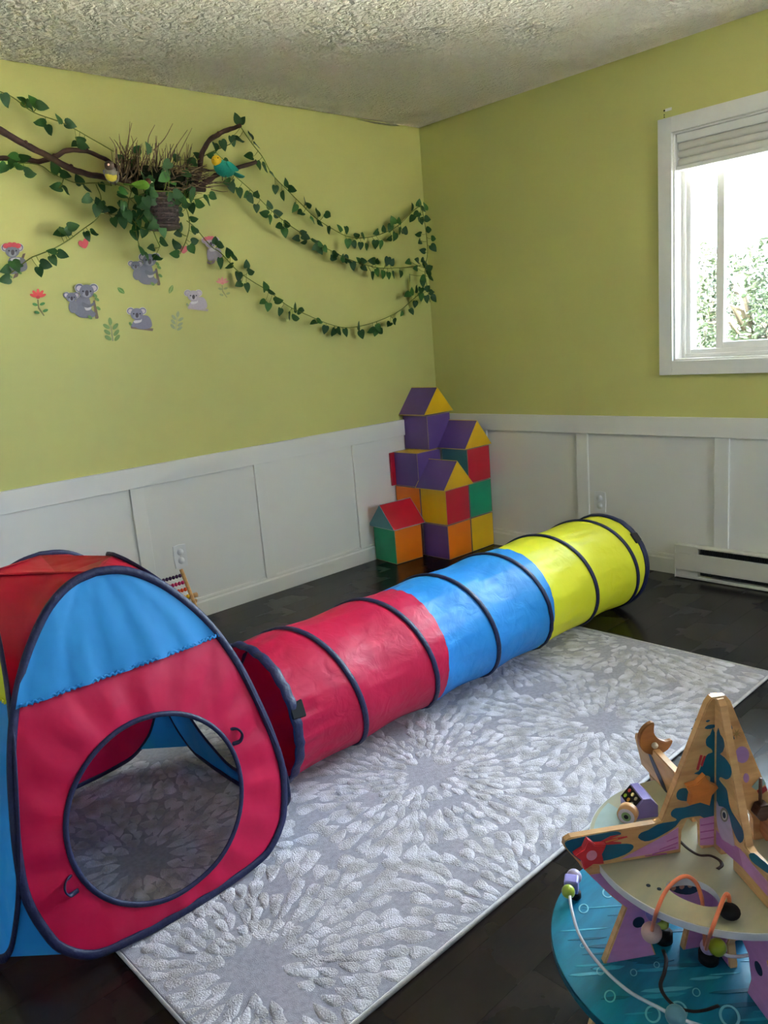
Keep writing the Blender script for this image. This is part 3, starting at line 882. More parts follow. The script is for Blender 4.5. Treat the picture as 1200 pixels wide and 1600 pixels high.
# ================================================================== ABACUS
light_wood = wood('pale_beech', '#a9794a', '#c89a66')
p_top = at_y(283, 890, -.30); zt = p_top.z; xr = p_top.x
LEAN = .55
def ab(u, v): return Vector((xr + u, -.30 - (zt - v) * LEAN, v))      # u to the right, v height on the tilted frame
aba = thing('toy_abacus', (xr - .14, -.30 - zt * LEAN + .02, 0), 'wooden toy abacus with rows of coloured beads behind the tent', 'abacus')
AW = .29
for u in (0, -AW):
    obj('side_post', mktube([ab(u, .0), ab(u, zt)], .0085, sides=10), light_wood, aba, True)
    obj('rear_leg', mktube([ab(u + .012, zt - .13), Vector((xr + u + .012, -.30 + .06, .009))], .0075, sides=10), light_wood, aba, True)
    obj('leg_dowel', mktube([ab(u + .002, zt - .115) + Vector((-.01, .012, 0)), ab(u + .002, zt - .115) + Vector((.03, .012, 0))], .011, sides=12), light_wood, aba, True)
obj('crossbar', mktube([ab(0, .02), ab(-AW, .02)], .007, sides=8), light_wood, aba, True)
RCOL = ['#3c1c44', '#c02a62', '#d8481c', '#e0b81a', '#9cc22a', '#1d7a3c', '#e8e8e6', '#2c5fb0', '#7a3fa0', '#c02a30']
wire = mat('steel_wire', '#b8b8b8', 0.3, 0.5, metal=0.9, var=0.02)
for k in range(10):
    v = zt - .022 - k * .0285
    if v < .03: break
    obj('rod', mktube([ab(0, v), ab(-AW, v)], .0016, sides=6), wire, aba, True)
    bmat = mat('bead_%d' % k, RCOL[k], 0.25, 0.5, var=0.04)
    for j in range(10):
        c = ab(-.016 - j * .0158, v); bm = bmesh.new(); ball(bm, (0, 0, 0), .0088, 10, 8, (.86, 1, 1)); bmesh.ops.translate(bm, verts=bm.verts, vec=c)
        obj('bead', bm, bmat, aba, True)

# ================================================================== WALL STICKERS (flat prints on the left wall, each layer a thin sheet)
SM = {}
def sm(c):
    if c not in SM: SM[c] = mat('sticker_' + c.strip('#'), c, 0.5, 0.3, var=0.08, vscale=120)
    return SM[c]
def sticker(name, cx, cy, layers, label, group='wall stickers'):
    O = at_y(cx, cy, 0)
    t = thing(name, (O.x, 0, O.z), label, 'sticker', group)
    for k, (pn, col, ol) in enumerate(l for l in layers if l[0] != 'outline'):
        pts = [at_y(cx + x, cy + y, 0) for x, y in ol]
        bm = plate([[(p.x, p.z) for p in pts]], .0008, (0, -.0008 - k * .00035, 0), (1, 0, 0), (0, 0, 1))
        obj(pn, bm, sm(col), t)
    return t
SL = smooth_loop
def koala_head(cx, cy, s, body='#7c7b8c', inner='#c9bcc8', edge='#dcd8d6', tilt=0):
    return [('ear_outline', edge, ell(cx - 9.5*s, cy - 5*s, 6.6*s, 6.2*s)), ('ear_outline', edge, ell(cx + 9.5*s, cy - 5*s, 6.6*s, 6.2*s)),
            ('ear', body, ell(cx - 9.5*s, cy - 5*s, 5.8*s, 5.4*s)), ('ear', body, ell(cx + 9.5*s, cy - 5*s, 5.8*s, 5.4*s)),
            ('ear_inner', inner, ell(cx - 9.8*s, cy - 4.6*s, 3.9*s, 3.6*s)), ('ear_inner', inner, ell(cx + 9.8*s, cy - 4.6*s, 3.9*s, 3.6*s)),
            ('head', body, SL([(cx - 9*s, cy - 4*s), (cx - 4*s, cy - 9*s), (cx + 4*s, cy - 9*s), (cx + 9*s, cy - 4*s), (cx + 9.5*s, cy + 3*s), (cx + 4*s, cy + 8.5*s), (cx - 4*s, cy + 8.5*s), (cx - 9.5*s, cy + 3*s)], 3)),
            ('muzzle', '#9a99a8' if body != '#b9aebc' else '#cbc2cc', ell(cx, cy + 4*s, 5.5*s, 3.6*s)),
            ('nose', '#4d4550', ell(cx + .3*s, cy + 2*s, 2.5*s, 4*s)),
            ('eye', '#2a2730', ell(cx - 5*s, cy - .5*s, 1.1*s)), ('eye', '#2a2730', ell(cx + 5.2*s, cy - .5*s, 1.1*s))]
def koala_pair(s):
    B = '#7c7b8c'
    L = [('outline', '#dcd8d6', SL([(-24*s, -12*s), (-30*s, -6*s), (-22*s, 3*s), (-16*s, 8*s), (-15*s, 19*s), (-2*s, 27*s), (15*s, 28*s), (24*s, 30*s), (31*s, 28*s), (28*s, 8*s), (29*s, -8*s), (33*s, -21*s), (25*s, -28*s), (8*s, -29*s), (-6*s, -28*s), (-12*s, -22*s), (-14*s, -18*s)], 3)),
         ('branch', '#7a6a5c', [(22*s, 0), (25*s, -1*s), (31*s, 26*s), (30*s, 28*s), (26*s, 28*s)]),
         ('adult_body', B, SL([(0, -8*s), (-6*s, 4*s), (-8*s, 16*s), (0, 25*s), (12*s, 27*s), (24*s, 25*s), (26*s, 19*s), (20*s, 14*s), (18*s, 2*s), (14*s, -6*s)], 3)),
         ('belly', '#d2cdd2', SL([(9*s, 8*s), (19*s, 9*s), (18*s, 14*s), (11*s, 15*s)], 3)),
         ('arm', '#6d6c7d', SL([(6*s, 2*s), (16*s, 6*s), (24*s, 2*s), (23*s, 7*s), (14*s, 11*s), (5*s, 8*s)], 3)),
         ('baby_body', '#83828f', SL([(-14*s, 2*s), (-16*s, 12*s), (-11*s, 19*s), (-4*s, 17*s), (-2*s, 6*s), (-6*s, 0)], 3))]
    L += koala_head(-12*s, -5*s, .8*s) + koala_head(11*s, -14*s, 1.15*s)
    for x, y in ((24, -8), (27, -2), (29, 12), (16, 26)): L.append(('leaf', '#6f9450', ell(x*s, y*s, 4*s, 2.2*s, 40)))
    return L
def koala_sit(s, pale=False):
    B, E_ = ('#b9aebc', '#dcd6d2') if pale else ('#86849a', '#dcd8d6')
    L = [('outline', E_, SL([(-18*s, -15*s), (-21*s, -8*s), (-16*s, 2*s), (-13*s, 10*s), (-14*s, 18*s), (0, 20*s), (20*s, 20*s), (21*s, 8*s), (18*s, -3*s), (11*s, -8*s), (11*s, -17*s), (5*s, -19*s), (-8*s, -17*s)], 3)),
         ('branch', '#8a7768' if not pale else '#b9aea8', [(-13*s, 12*s), (22*s, 16*s), (21*s, 20*s), (-12*s, 16*s)]),
         ('body', B, SL([(-6*s, 2*s), (-10*s, 9*s), (-4*s, 15*s), (8*s, 17*s), (19*s, 14*s), (19*s, 5*s), (14*s, -3*s), (4*s, -4*s)], 3)),
         ('paw', B, ell(-8*s, 11*s, 4*s, 3*s)), ('chest', '#dcd6dc', SL([(-8*s, 4*s), (2*s, 3*s), (4*s, 1*s), (3*s, 6*s), (-6*s, 8*s)], 3))]
    L += koala_head(-4*s, -6*s, .95*s, B)
    L.append(('leaf', '#8a9a6c' if pale else '#6f9450', ell(-14*s, 9*s, 3*s, 1.8*s, 60)))
    return L
def koala_climb(s, pale=False):
    B = '#b3a6b6' if pale else '#7c7b8c'
    L = [('outline', '#dcd8d6', SL([(-19*s, -17*s), (-22*s, -9*s), (-16*s, -2*s), (-9*s, 6*s), (-9*s, 22*s), (-3*s, 30*s), (6*s, 28*s), (17*s, 20*s), (22*s, 12*s), (17*s, -2*s), (17*s, -20*s), (10*s, -27*s), (-12*s, -26*s)], 3)),
         ('branch', '#7a6358' if not pale else '#b79a9c', [(14*s, -6*s), (18*s, -7*s), (6*s, 28*s), (-1*s, 31*s)]),
         ('body', B, SL([(-6*s, 0), (-8*s, 16*s), (-4*s, 24*s), (8*s, 22*s), (19*s, 18*s), (20*s, 10*s), (14*s, 0)], 3)),
         ('chest', '#d8d2d8', SL([(-4*s, 1*s), (9*s, 0), (7*s, 5*s), (-2*s, 6*s)], 3))]
    L += koala_head(-2*s, -10*s, 1.05*s, B)
    rc = '#d46a78' if pale else '#cf4a55'
    for x in (-12, -6, 0, 6): L.append(('crown_flower', rc, ell(x*s, -20*s + abs(x + 3)*.25*s, 4.4*s, 3.8*s)))
    for x, y in ((8, 22), (-6, 28)): L.append(('leaf', '#6f9450' if not pale else '#b9a8a0', ell(x*s, y*s, 4*s, 2*s, 30)))
    return L
sticker('koala_sticker', 21, 403, koala_climb(1.05), 'koala sticker with a red flower crown at the left edge of the wall')
sticker('koala_sticker', 123, 470, koala_pair(1.0), 'grey koala sticker carrying a baby, left of the two pairs')
sticker('koala_sticker', 222, 420, koala_pair(.92), 'grey koala sticker carrying a baby, partly behind hanging ivy below the basket')
sticker('koala_sticker', 217, 497, koala_sit(1.02), 'single grey koala sticker sitting on a twig, lowest of the koalas')
sticker('koala_sticker', 305, 468, koala_sit(.93, True), 'pale lilac koala sticker sitting on a twig')
sticker('koala_sticker', 330, 388, koala_climb(.82, True), 'pale koala sticker with a pink crown crossed by an ivy strand')
def heart(s): return SL([(0, 8*s), (-7*s, 2*s), (-8.5*s, -4*s), (-5*s, -7.5*s), (-.5*s, -4.5*s), (3*s, -8*s), (8*s, -4.5*s), (7*s, 2*s)], 3)
def rot(ol, d):
    a = math.radians(d); return [(x*math.cos(a) - y*math.sin(a), x*math.sin(a) + y*math.cos(a)) for x, y in ol]
sticker('heart_sticker', 131, 381, [('outline', '#e2c4b8', rot(heart(1.12), -18)), ('heart', '#d2545a', rot(heart(.95), -18))], 'red heart sticker beside the lower left ivy strand')
sticker('heart_sticker', 287, 390, [('outline', '#dfc2b8', rot(heart(.95), 5)), ('heart', '#d06a70', rot(heart(.8), 5))], 'pink heart sticker half hidden by ivy under the basket')
def flower(s, c1, c2, st, lf):
    L = [('stem', st, [(-1*s, -6*s), (1*s, -6*s), (2*s, 6*s), (11*s, 20*s), (9.5*s, 21*s), (0, 8*s)])]
    for a in (-70, -38, 0, 38, 70): L.append(('petal', c1, rot(ell(0, -8*s, 2.5*s, 6*s), a)))
    L = [(n, c, [(x, y - 10*s) if n == 'petal' else (x, y) for x, y in o]) for n, c, o in L]
    L.append(('flower_base', c2, ell(0, -10*s, 3.5*s, 2.6*s)))
    for x, y, r in ((-5, 2, 20), (7, 1, -20), (-2, 15, 20), (12, 12, -20)): L.append(('leaf', lf, ell(x*s, y*s, 4.5*s, 2.4*s, r)))
    return L
sticker('flower_sticker', 59, 474, flower(.95, '#d64a48', '#c23c40', '#7d7a4a', '#4d8a44'), 'red flower sticker with a leafy stem at the left')
sticker('flower_sticker', 347, 450, flower(.72, '#d98f86', '#d07f7c', '#a9a870', '#a3ac72'), 'faded pink flower sticker at the right of the koalas')
sticker('leaf_sticker', 189, 454, [('leaf', '#6d9a48', rot(SL([(-7, 0), (0, -3.6), (7, 0), (0, 3.6)], 4), 40)), ('midrib', '#a7bd7c', rot([(-6, -.3), (6, -.3), (6, .3), (-6, .3)], 40))], 'single green leaf sticker left of the lower koala')
sticker('leaf_sticker', 267, 452, [('leaf', '#7f9c52', rot(SL([(-7, 0), (0, -3.4), (7, 0), (0, 3.4)], 4), -68)), ('midrib', '#b2c088', rot([(-6, -.3), (6, -.3), (6, .3), (-6, .3)], -68))], 'single green leaf sticker left of the pale lilac koala')
def sprig(s, c, st, a0):
    L = [('stem', st, rot([(-.8*s, 16*s), (.8*s, 16*s), (.6*s, -14*s), (-.6*s, -14*s)], a0))]
    for y, sd in ((-15, 0), (-8, -1), (-6, 1), (1, -1), (4, 1), (10, -1), (12, 1)):
        L.append(('leaf', c, rot([(x + sd * 7*s, yy + y*s) for x, yy in rot(ell(0, 0, 2.9*s, 6*s), sd * 48)], a0)))
    return L
sticker('sprig_sticker', 174, 517, sprig(1.0, '#7f9a5a', '#8d9470', -8), 'green leafy sprig sticker under the left koala pair')
sticker('sprig_sticker', 276, 503, sprig(.8, '#a4ad84', '#aeb48e', 8), 'faded pale sprig sticker under the pale lilac koala')

# ================================================================== BRANCHES, NEST, BASKET, BIRDS
bark = wood('dark_bark', '#2a1711', '#4b2c20', 0.8, 30, (1, 1, 1))
twig_m = wood('dry_twig', '#5a4630', '#8c7350', 0.8, 40, (1, 1, 1))
twig_d = wood('dark_twig', '#2e1f16', '#54402c', 0.8, 40, (1, 1, 1))
rnd = random.Random(11)
def px_poly(pts): return [at_y(x, y, Y) for x, y, Y in pts]
def branch(pts, r0, r1, label):
    P = catmull(px_poly(pts), 6); n = len(P)
    for i, p in enumerate(P):
        P[i] = p + Vector((noise.noise(p * 25), 0, noise.noise(p * 25 + Vector((9, 0, 0))))) * .004
    bm = bmesh.new(); rad = [(r0 + (r1 - r0) * i / (n - 1)) * (1 + .16 * noise.noise(P[i] * 40)) for i in range(n)]
    tube(bm, P, rad, sides=9)
    t = thing('tree_branch', P[0], label, 'branch', 'bare branches on the wall')
    obj('limb', bm, bark, t, True)
    bm = bmesh.new()
    for k in range(3):
        i = int(n * (.25 + .25 * k)); ball(bm, P[i] + Vector((0, -rad[i] * .5, rad[i] * .5)), rad[i] * .75, 8, 6)
    obj('knot', bm, bark, t, True)
branch([(-30, 188, -.10), (0, 204, -.10), (40, 226, -.10), (80, 247, -.11), (110, 263, -.12), (145, 274, -.13), (185, 280, -.15), (240, 290, -.16), (320, 296, -.15)], .0135, .011, 'long dark branch slanting from the upper left down into the nest')
branch([(-30, 247, -.05), (0, 248, -.05), (40, 250, -.055), (65, 252, -.06), (85, 245, -.07), (105, 236, -.08), (135, 236, -.09), (165, 249, -.10), (190, 268, -.11)], .0105, .009, 'wavy branch crossing behind the long one at the left')
branch([(300, 292, -.14), (312, 268, -.13), (314, 245, -.12), (325, 222, -.11), (345, 208, -.10), (376, 196, -.09)], .014, .009, 'curved branch rising to the right above the nest')
branch([(290, 294, -.16), (318, 287, -.15), (335, 276, -.14), (355, 267, -.13), (400, 254, -.11)], .013, .009, 'short branch pointing right under the teal bird')

# basket
bc = at_y(253, 332, -.115)
wk = wood('dark_wicker', '#2b1f1c', '#5b4742', 0.55, 60, (1, 1, 1))
bk = thing('wicker_basket', (bc.x, bc.y, bc.z - .075), 'dark woven basket hung on the wall below the nest', 'basket')
BR = .072
bm = bmesh.new(); lathe(bm, (bc.x, bc.y, bc.z), [(0, -.07), (BR * .8, -.07), (BR * .84, -.06), (BR * .97, .06), (BR, .065), (BR * .93, .065), (BR * .9, .055), (0, .05)], 28)
obj('body', bm, wk, bk, True)
def hoop(z, r, rr): return mktube([bc + Vector((r * math.cos(2*PI*k/36), r * math.sin(2*PI*k/36), z)) for k in range(36)], rr, sides=8, closed=True)
obj('rim', hoop(.066, BR * .99, .008), wk, bk, True); obj('foot_ring', hoop(-.062, BR * .88, .008), wk, bk, True); obj('foot_ring', hoop(-.05, BR * .885, .005), wk, bk, True)
for z_ in (-.032, -.012, .008, .028, .048):
    zz = z_; r_ = BR * (.86 + .12 * (z_ + .045) / .1) + .003
    obj('weave_hoop', mktube([bc + Vector(((r_ + .003 * math.sin(k * PI)) * math.cos(2*PI*k/44), (r_ + .003 * math.cos(k * PI)) * math.sin(2*PI*k/44), z_ + .002 * math.cos(k * PI))) for k in range(44)], .0058, sides=6, closed=True), wk, bk, True)
for k in range(22):
    a = 2*PI*k/22; bm = bmesh.new()
    pts = []
    for i in range(9):
        z = -.045 + .1 * i / 8; r = BR * (.86 + .12 * i / 8) + .003 * math.sin(i * PI / 2 * 2 + (k % 2) * PI)
        pts.append(bc + Vector((r * math.cos(a), r * math.sin(a), z)))
    obj('weave_strand', tube(bm, pts, .0055, sides=6), wk, bk, True)

# nest
nest_c = at_y(245, 275, -.15)
nest = thing('twig_nest', (nest_c.x, nest_c.y, nest_c.z - .06), 'bushy nest of dry upright twigs above the wall basket', 'nest')
moss = mat('dark_moss', '#1c2413', 0.95, 0.1, var=0.5, vscale=60, bump=1.0, bscale=90, bdist=0.02)
bm = bmesh.new(); ball(bm, (0, 0, 0), 1, 28, 16)
for v in bm.verts:
    v.co = Vector((v.co.x * .165, v.co.y * .06, v.co.z * .042)) * (1 + .22 * noise.noise(v.co * 3.1))
bmesh.ops.translate(bm, verts=bm.verts, vec=nest_c + Vector((0, .0, -.01)))
obj('moss_core', bm, moss, nest, True)
def twig(x0, y0, x1, y1, Y0_, Y1_, r, m, bend=.012):
    a, b = at_y(x0, y0, Y0_), at_y(x1, y1, Y1_); mid = (a + b) / 2 + Vector((rnd.uniform(-bend, bend), rnd.uniform(-bend, bend), rnd.uniform(-bend, bend)))
    P = catmull([a, mid, b], 5); n = len(P)
    obj('twig', mktube(P, [r * (1 - .6 * i / (n - 1)) for i in range(n)], sides=5), m, nest, True)
for a in [(190, 262, 203, 190), (196, 250, 206, 192), (232, 240, 242, 195), (238, 250, 243, 212), (240, 235, 270, 193), (258, 262, 293, 203), (268, 265, 300, 200), (182, 240, 171, 214), (190, 240, 178, 218), (196, 240, 186, 209), (205, 245, 205, 212), (244, 250, 245, 212), (252, 250, 253, 232), (200, 245, 214, 215), (212, 250, 215, 219)]:
    twig(*a, -.15 + rnd.uniform(-.05, .04), -.14 + rnd.uniform(-.06, .05), .0028, twig_m)
for k in range(120):      # upright thicket
    x = rnd.uniform(178, 290) if k % 3 else rnd.uniform(180, 225)
    twig(x, rnd.uniform(262, 288), x + rnd.uniform(-14, 18), rnd.uniform(222, 252), -.15 + rnd.uniform(-.08, .03), -.15 + rnd.uniform(-.09, .05), rnd.uniform(.0018, .0034), twig_m if rnd.random() < .6 else twig_d)
for k in range(90):      # sideways twigs of the right half
    x = rnd.uniform(255, 310); y = rnd.uniform(262, 298)
    twig(x, y, x + rnd.uniform(15, 40), y + rnd.uniform(-12, 8), -.16 + rnd.uniform(-.06, .04), -.15 + rnd.uniform(-.07, .06), rnd.uniform(.0018, .0038), twig_d if rnd.random() < .55 else twig_m)
for a in [(322, 288, 358, 286), (325, 292, 357, 291), (325, 283, 352, 283), (330, 296, 356, 299), (170, 285, 205, 300), (200, 311, 230, 307), (285, 300, 322, 296), (300, 290, 316, 303)]:
    twig(*a, -.14, -.12, .0024, twig_m)

# birds
def bird(name, c, face, s, body_c, head_c, wing_c, beak_c, label, belly_c=None, tailup=.1):
    c = Vector(c); f = Vector(face).normalized(); z = Vector((0, 0, 1)); sd = z.cross(f).normalized()
    M = Matrix(((f.x, sd.x, 0, 0), (f.y, sd.y, 0, 0), (0, 0, 1, 0), (0, 0, 0, 1)))
    t = thing(name, c - Vector((0, 0, .03 * s)), label, 'bird', 'toy birds on the branches')
    def P(x, y, zz): return c + f * (x * s) + sd * (y * s) + z * (zz * s)
    def bmt(n, col): return mat('bird_' + n + col.strip('#'), col, 0.6, 0.3, var=0.15, vscale=150, bump=0.3, bscale=300)
    bm = bmesh.new(); prof = [(-.05, .004), (-.04, .012), (-.02, .022), (.0, .026), (.02, .024), (.034, .017), (.042, .006)]
    rings = []
    for x, r in prof:
        rings.append([bm.verts.new(P(x, r * math.cos(2*PI*k/16), r * math.sin(2*PI*k/16) * 1.05 + .12 * x)) for k in range(16)])
    for A, B in zip(rings, rings[1:]):
        for k in range(16): bm.faces.new([A[k], A[(k+1) % 16], B[(k+1) % 16], B[k]])
    bm.faces.new(rings[0][::-1]); bm.faces.new(rings[-1])
    obj('body', bm, bmt('body', body_c), t, True)
    if belly_c: obj('breast', ball(bmesh.new(), P(.016, 0, -.004), .0235 * s, 14, 10, (1.0, .9, .95)), bmt('breast', belly_c), t, True)
    hd = obj('head', ball(bmesh.new(), P(.036, 0, .022), .0175 * s, 14, 10), bmt('head', head_c), t, True)
    bm = bmesh.new(); lathe(bm, P(.05, 0, .021), [(.005 * s, 0), (.003 * s, .007 * s), (.0004 * s, .014 * s)], 8, f, True); obj('beak', bm, bmt('beak', beak_c), hd, True)
    for q in (-1, 1):
        obj('eye', ball(bmesh.new(), P(.043, q * .0125, .027), .003 * s, 8, 6), black_strap, hd, True)
        bm = plate([smooth_loop([(.02, .006), (.012, .014), (-.02, .012), (-.06, -.004), (-.035, -.012), (.0, -.012)], 3)], .004 * s / max(s, 1e-3), (0, 0, 0), (1, 0, 0), (0, 0, 1), .001)
        bmesh.ops.scale(bm, vec=(s, s, s), verts=bm.verts)
        xform(bm, Matrix.Translation(P(-.004, q * .0235, .006)) @ M @ Matrix.Rotation(q * .16, 4, 'Z'))
        obj('wing', bm, bmt('wing', wing_c), t)
    bm = plate([[(0, -.008), (-.055, -.014), (-.062, 0), (-.055, .014), (0, .008)]], .004, (0, 0, 0), (1, 0, 0), (0, 1, 0), .001)
    bmesh.ops.scale(bm, vec=(s, s, s), verts=bm.verts)
    xform(bm, Matrix.Translation(P(-.042, 0, -.004 + tailup * 0)) @ M @ Matrix.Rotation(tailup, 4, 'Y'))
    obj('tail', bm, bmt('wing', wing_c), t)
    for q in (-1, 1): obj('leg', mktube([P(.004, q*.008, -.02), P(.006, q*.008, -.038)], .0016 * s, sides=6), bmt('leg', '#5a4630'), t, True)
bird('toy_finch', at_y(175, 274, -.175), (-.55, -.8, .1), 1.1, '#8d8a80', '#5a4a3c', '#7d7f92', '#cc9999', 'small finch with yellow breast and grey wings left of the nest', '#e3cf52')
bird('toy_songbird', at_y(222, 289, -.235), (.9, -.4, -.1), .72, '#557f1c', '#7a4232', '#608c26', '#e8d9b0', 'lime green bird with a rust-coloured head at the front of the nest', None)
bird('toy_parakeet', at_y(350, 264, -.165), (-.93, -.3, 0), 1.3, '#17897a', '#e0b41e', '#0f8f80', '#caa020', 'teal bird with a yellow head on the short right branch', None, -.2)

# ================================================================== IVY
ivy = mat('ivy_leaf', '#285a22', 0.42, 0.35, vscale=60, color2='#163a12', translucent=0.12, bump=0.2, bscale=150)
ivy2 = mat('ivy_leaf_light', '#3f7430', 0.42, 0.35, vscale=60, color2='#285220', translucent=0.15, bump=0.2, bscale=150)
vine_m = mat('ivy_stem', '#6f7a2c', 0.6, 0.3, var=0.3, vscale=80)
def leaf_mesh(seed, m):
    r = random.Random(seed); bm = bmesh.new()
    half_ = [(0, 0), (.16, -.09), (.34, -.05), (.44, .12), (.43, .34), (.33, .58), (.18, .80), (0, 1.0)]
    mid = [bm.verts.new((0, v, .10 * math.sin(v * 2.6) - .06 * v * v)) for v in (0, .1, .22, .36, .52, .68, .84, 1.0)]
    fold = r.uniform(.18, .4); curl = r.uniform(-.12, .12)
    for sg in (-1, 1):
        ed = [bm.verts.new((sg * u, v, fold * u + .06 * math.sin(v * 5 + seed) + curl * v * v - .05 * v * v)) for u, v in half_[1:-1]]
        for k in range(len(ed) - 1): bm.faces.new([mid[k + 1], mid[k + 2] if k + 2 < 8 else mid[7], ed[k + 1], ed[k]])
        bm.faces.new([mid[0], mid[1], ed[0]]); bm.faces.new([mid[6], mid[7], ed[-1]])
    bmesh.ops.recalc_face_normals(bm, faces=bm.faces)
    me = bpy.data.meshes.new('leaf'); bm.to_mesh(me); bm.free(); me.materials.append(m)
    for p in me.polygons: p.use_smooth = True
    return me
LEAF = [leaf_mesh(k, ivy if k % 4 else ivy2) for k in range(8)]
rl = random.Random(21)
def garland(stems, leaves, label, depth=-.06, zoom=(330, 160), r=.0022):
    """stems: list of pixel polylines on the wall; leaves: (u, v, tip angle) in the enlarged crop's coordinates (3 x)"""
    P = [catmull([at_y(q[0], q[1], q[2] if len(q) > 2 else depth + .02 * math.sin(i * 1.3 + len(stems))) for i, q in enumerate(st)], 5) for st in stems]
    base = P[0][0]
    t = thing('ivy_garland', base, label, 'garland', 'ivy garlands on the wall')
    bm = bmesh.new()
    for pl_ in P: tube(bm, pl_, r, sides=6)
    allp = [p for pl_ in P for p in pl_]
    for lf in leaves:
        u, v = lf[0], lf[1]; ang = lf[2] if len(lf) > 2 else rl.choice((250, 270, 290, 200, 340))
        px, py = zoom[0] + u / 3, zoom[1] + v / 3
        w0 = at_y(px, py, depth)
        near = min(allp, key=lambda p: (p.x - w0.x) ** 2 + (p.z - w0.z) ** 2)
        yy = min(near.y + rl.uniform(-.03, .015), -.02)
        c = at_y(px, py, yy)
        if c.x > -.03: yy -= (c.x + .03) / 1.05; c = at_y(px, py, yy)
        a = math.radians(ang + rl.uniform(-14, 14)); tip = Vector((math.cos(a), rl.uniform(-.35, .25), math.sin(a))).normalized()
        nrm = Vector((rl.gauss(0, .42), -1, rl.gauss(.15, .42))); nrm = (nrm - tip * nrm.dot(tip)).normalized(); sx = tip.cross(nrm)
        l = rl.uniform(.040, .052)
        b = c - tip * l * .5
        o = bpy.data.objects.new('leaf', rl.choice(LEAF)); link(o, t)
        o.matrix_local = Matrix.Translation(b - base) @ Matrix(((sx.x, tip.x, nrm.x, 0), (sx.y, tip.y, nrm.y, 0), (sx.z, tip.z, nrm.z, 0), (0, 0, 0, 1))) @ Matrix.Diagonal((l * .95, l, l * .8, 1))
        near = min(allp, key=lambda p: (p - b).length)
        if (near - b).length < .16: tube(bm, catmull([near, (near + b) / 2 + Vector((0, 0, -.004)), b], 3), .0012, sides=5)
    obj('vine_stem', bm, vine_m, t, True)
    return t
garland([[(372, 192), (392, 222), (410, 245), (425, 272), (450, 298), (470, 318), (490, 338), (515, 355), (545, 370), (575, 371), (605, 362), (625, 350), (645, 330), (656, 322)]],
    [(118,72,100),(148,82,60),(183,152,115),(215,208,330),(173,253,190),(222,297,280),(252,310,300),(290,350,320),(300,412,250),(335,442,290),(348,372,80),(382,410,350),(435,458,85),(460,483,10),(388,497,250),(415,520,190),(497,513,100),(547,528,350),(475,557,300),(512,573,350),(550,602,290),(600,587,120),(632,602,280),(640,665,265),(685,625,30),(712,630,280),(670,668,280),(700,675,270),(727,680,270),(770,668,265),(792,670,275),(770,610,200),(807,590,80),(838,592,240),(850,550,110),(880,552,80),(833,638,200),(858,632,250),(883,605,260),(908,597,80),(940,487,100),(973,468,80),(135,178,0),(100,185,270)],
    'topmost ivy garland sagging from the right branch to the wall corner')
garland([[(360, 268), (375, 282), (395, 300), (425, 330), (450, 350), (480, 370), (510, 388), (545, 405), (575, 415), (600, 419), (630, 418), (657, 415)]],
    [(70,372,200),(98,372,60),(97,403,280),(132,427,280),(213,428,70),(165,437,200),(185,455,300),(212,500,260),(245,520,180),(270,478,100),(273,553,270),(316,522,0),(317,583,190),(345,615,270),(357,573,340),(395,638,180),(435,612,20),(445,632,340),(432,652,190),(490,650,0),(485,683,200),(508,668,350),(510,695,300),(535,690,320),(585,712,0),(575,730,340),(615,725,60),(630,738,300),(665,770,270),(645,745,340),(690,738,120),(717,745,0),(718,778,330),(755,815,270),(750,743,180),(777,743,60),(778,800,300),(805,810,250),(830,815,250),(853,810,280),(825,748,250),(848,746,60),(887,807,270)],
    'middle ivy garland sagging from the teal bird to the wall corner')
garland([[(292, 345, -.12), (305, 356), (330, 385), (345, 395), (370, 422), (395, 440), (420, 455), (450, 478), (480, 492), (510, 505), (540, 512), (570, 508), (600, 498), (625, 485), (645, 468), (657, 458)]],
    [(45,672,340),(18,645,60),(80,700,110),(108,730,350),(42,757,280),(82,768,190),(165,755,80),(188,795,0),(127,820,270),(127,853,190),(167,872,270),(250,860,120),(285,893,340),(240,937,190),(267,962,260),(318,930,10),(322,985,240),(363,1005,270),(390,957,60),(422,976,10),(397,1012,0),(478,1035,190),(510,1028,350),(533,1068,250),(572,1080,240),(598,1077,300),(630,1082,270),(690,1043,80),(705,1090,290),(745,1070,200),(785,1060,300),(770,1078,250),(795,1075,330),(832,1043,220),(860,1030,300),(890,990,230),(955,948,280),(940,983,290),(918,903,190),(940,883,80),(962,872,80)],
    'lowest and longest ivy garland swooping below the koalas to the corner')
garland([[(655, 316, -.12), (661, 335, -.12), (666, 365, -.12), (668, 395, -.12), (664, 425, -.12), (668, 450, -.12), (672, 472, -.12)]],
    [(1000,485,90),(995,505,330),(960,528,200),(972,545,250),(985,558,280),(1015,547,0),(1020,597,0),(968,618,180),(975,655,200),(1043,638,350),(1043,685,300),(988,695,180),(940,548,230),(920,750,200),(962,742,160),(990,743,200),(1003,770,300),(1025,775,20),(1020,800,320),(1030,825,300),(990,825,200),(990,850,250),(930,825,270),(955,777,180),(982,885,250),(982,915,270),(1010,925,290),(1015,870,60),(1035,890,0),(1045,922,300)],
    'ivy strand hanging straight down in the corner of the two walls', depth=-.12)
garland([[(0, 143), (20, 152), (52, 175), (100, 193), (140, 215), (178, 237, -.1)]],
    [(27,175,300),(100,170,160),(125,190,340),(152,172,120),(140,198,300),(202,200,0),(270,255,110),(333,285,340),(185,277,180),(230,313,270),(372,355,160),(350,380,220),(392,385,330),(375,385,280)],
    'ivy strand across the top left above the crossing branches', zoom=(0, 100))
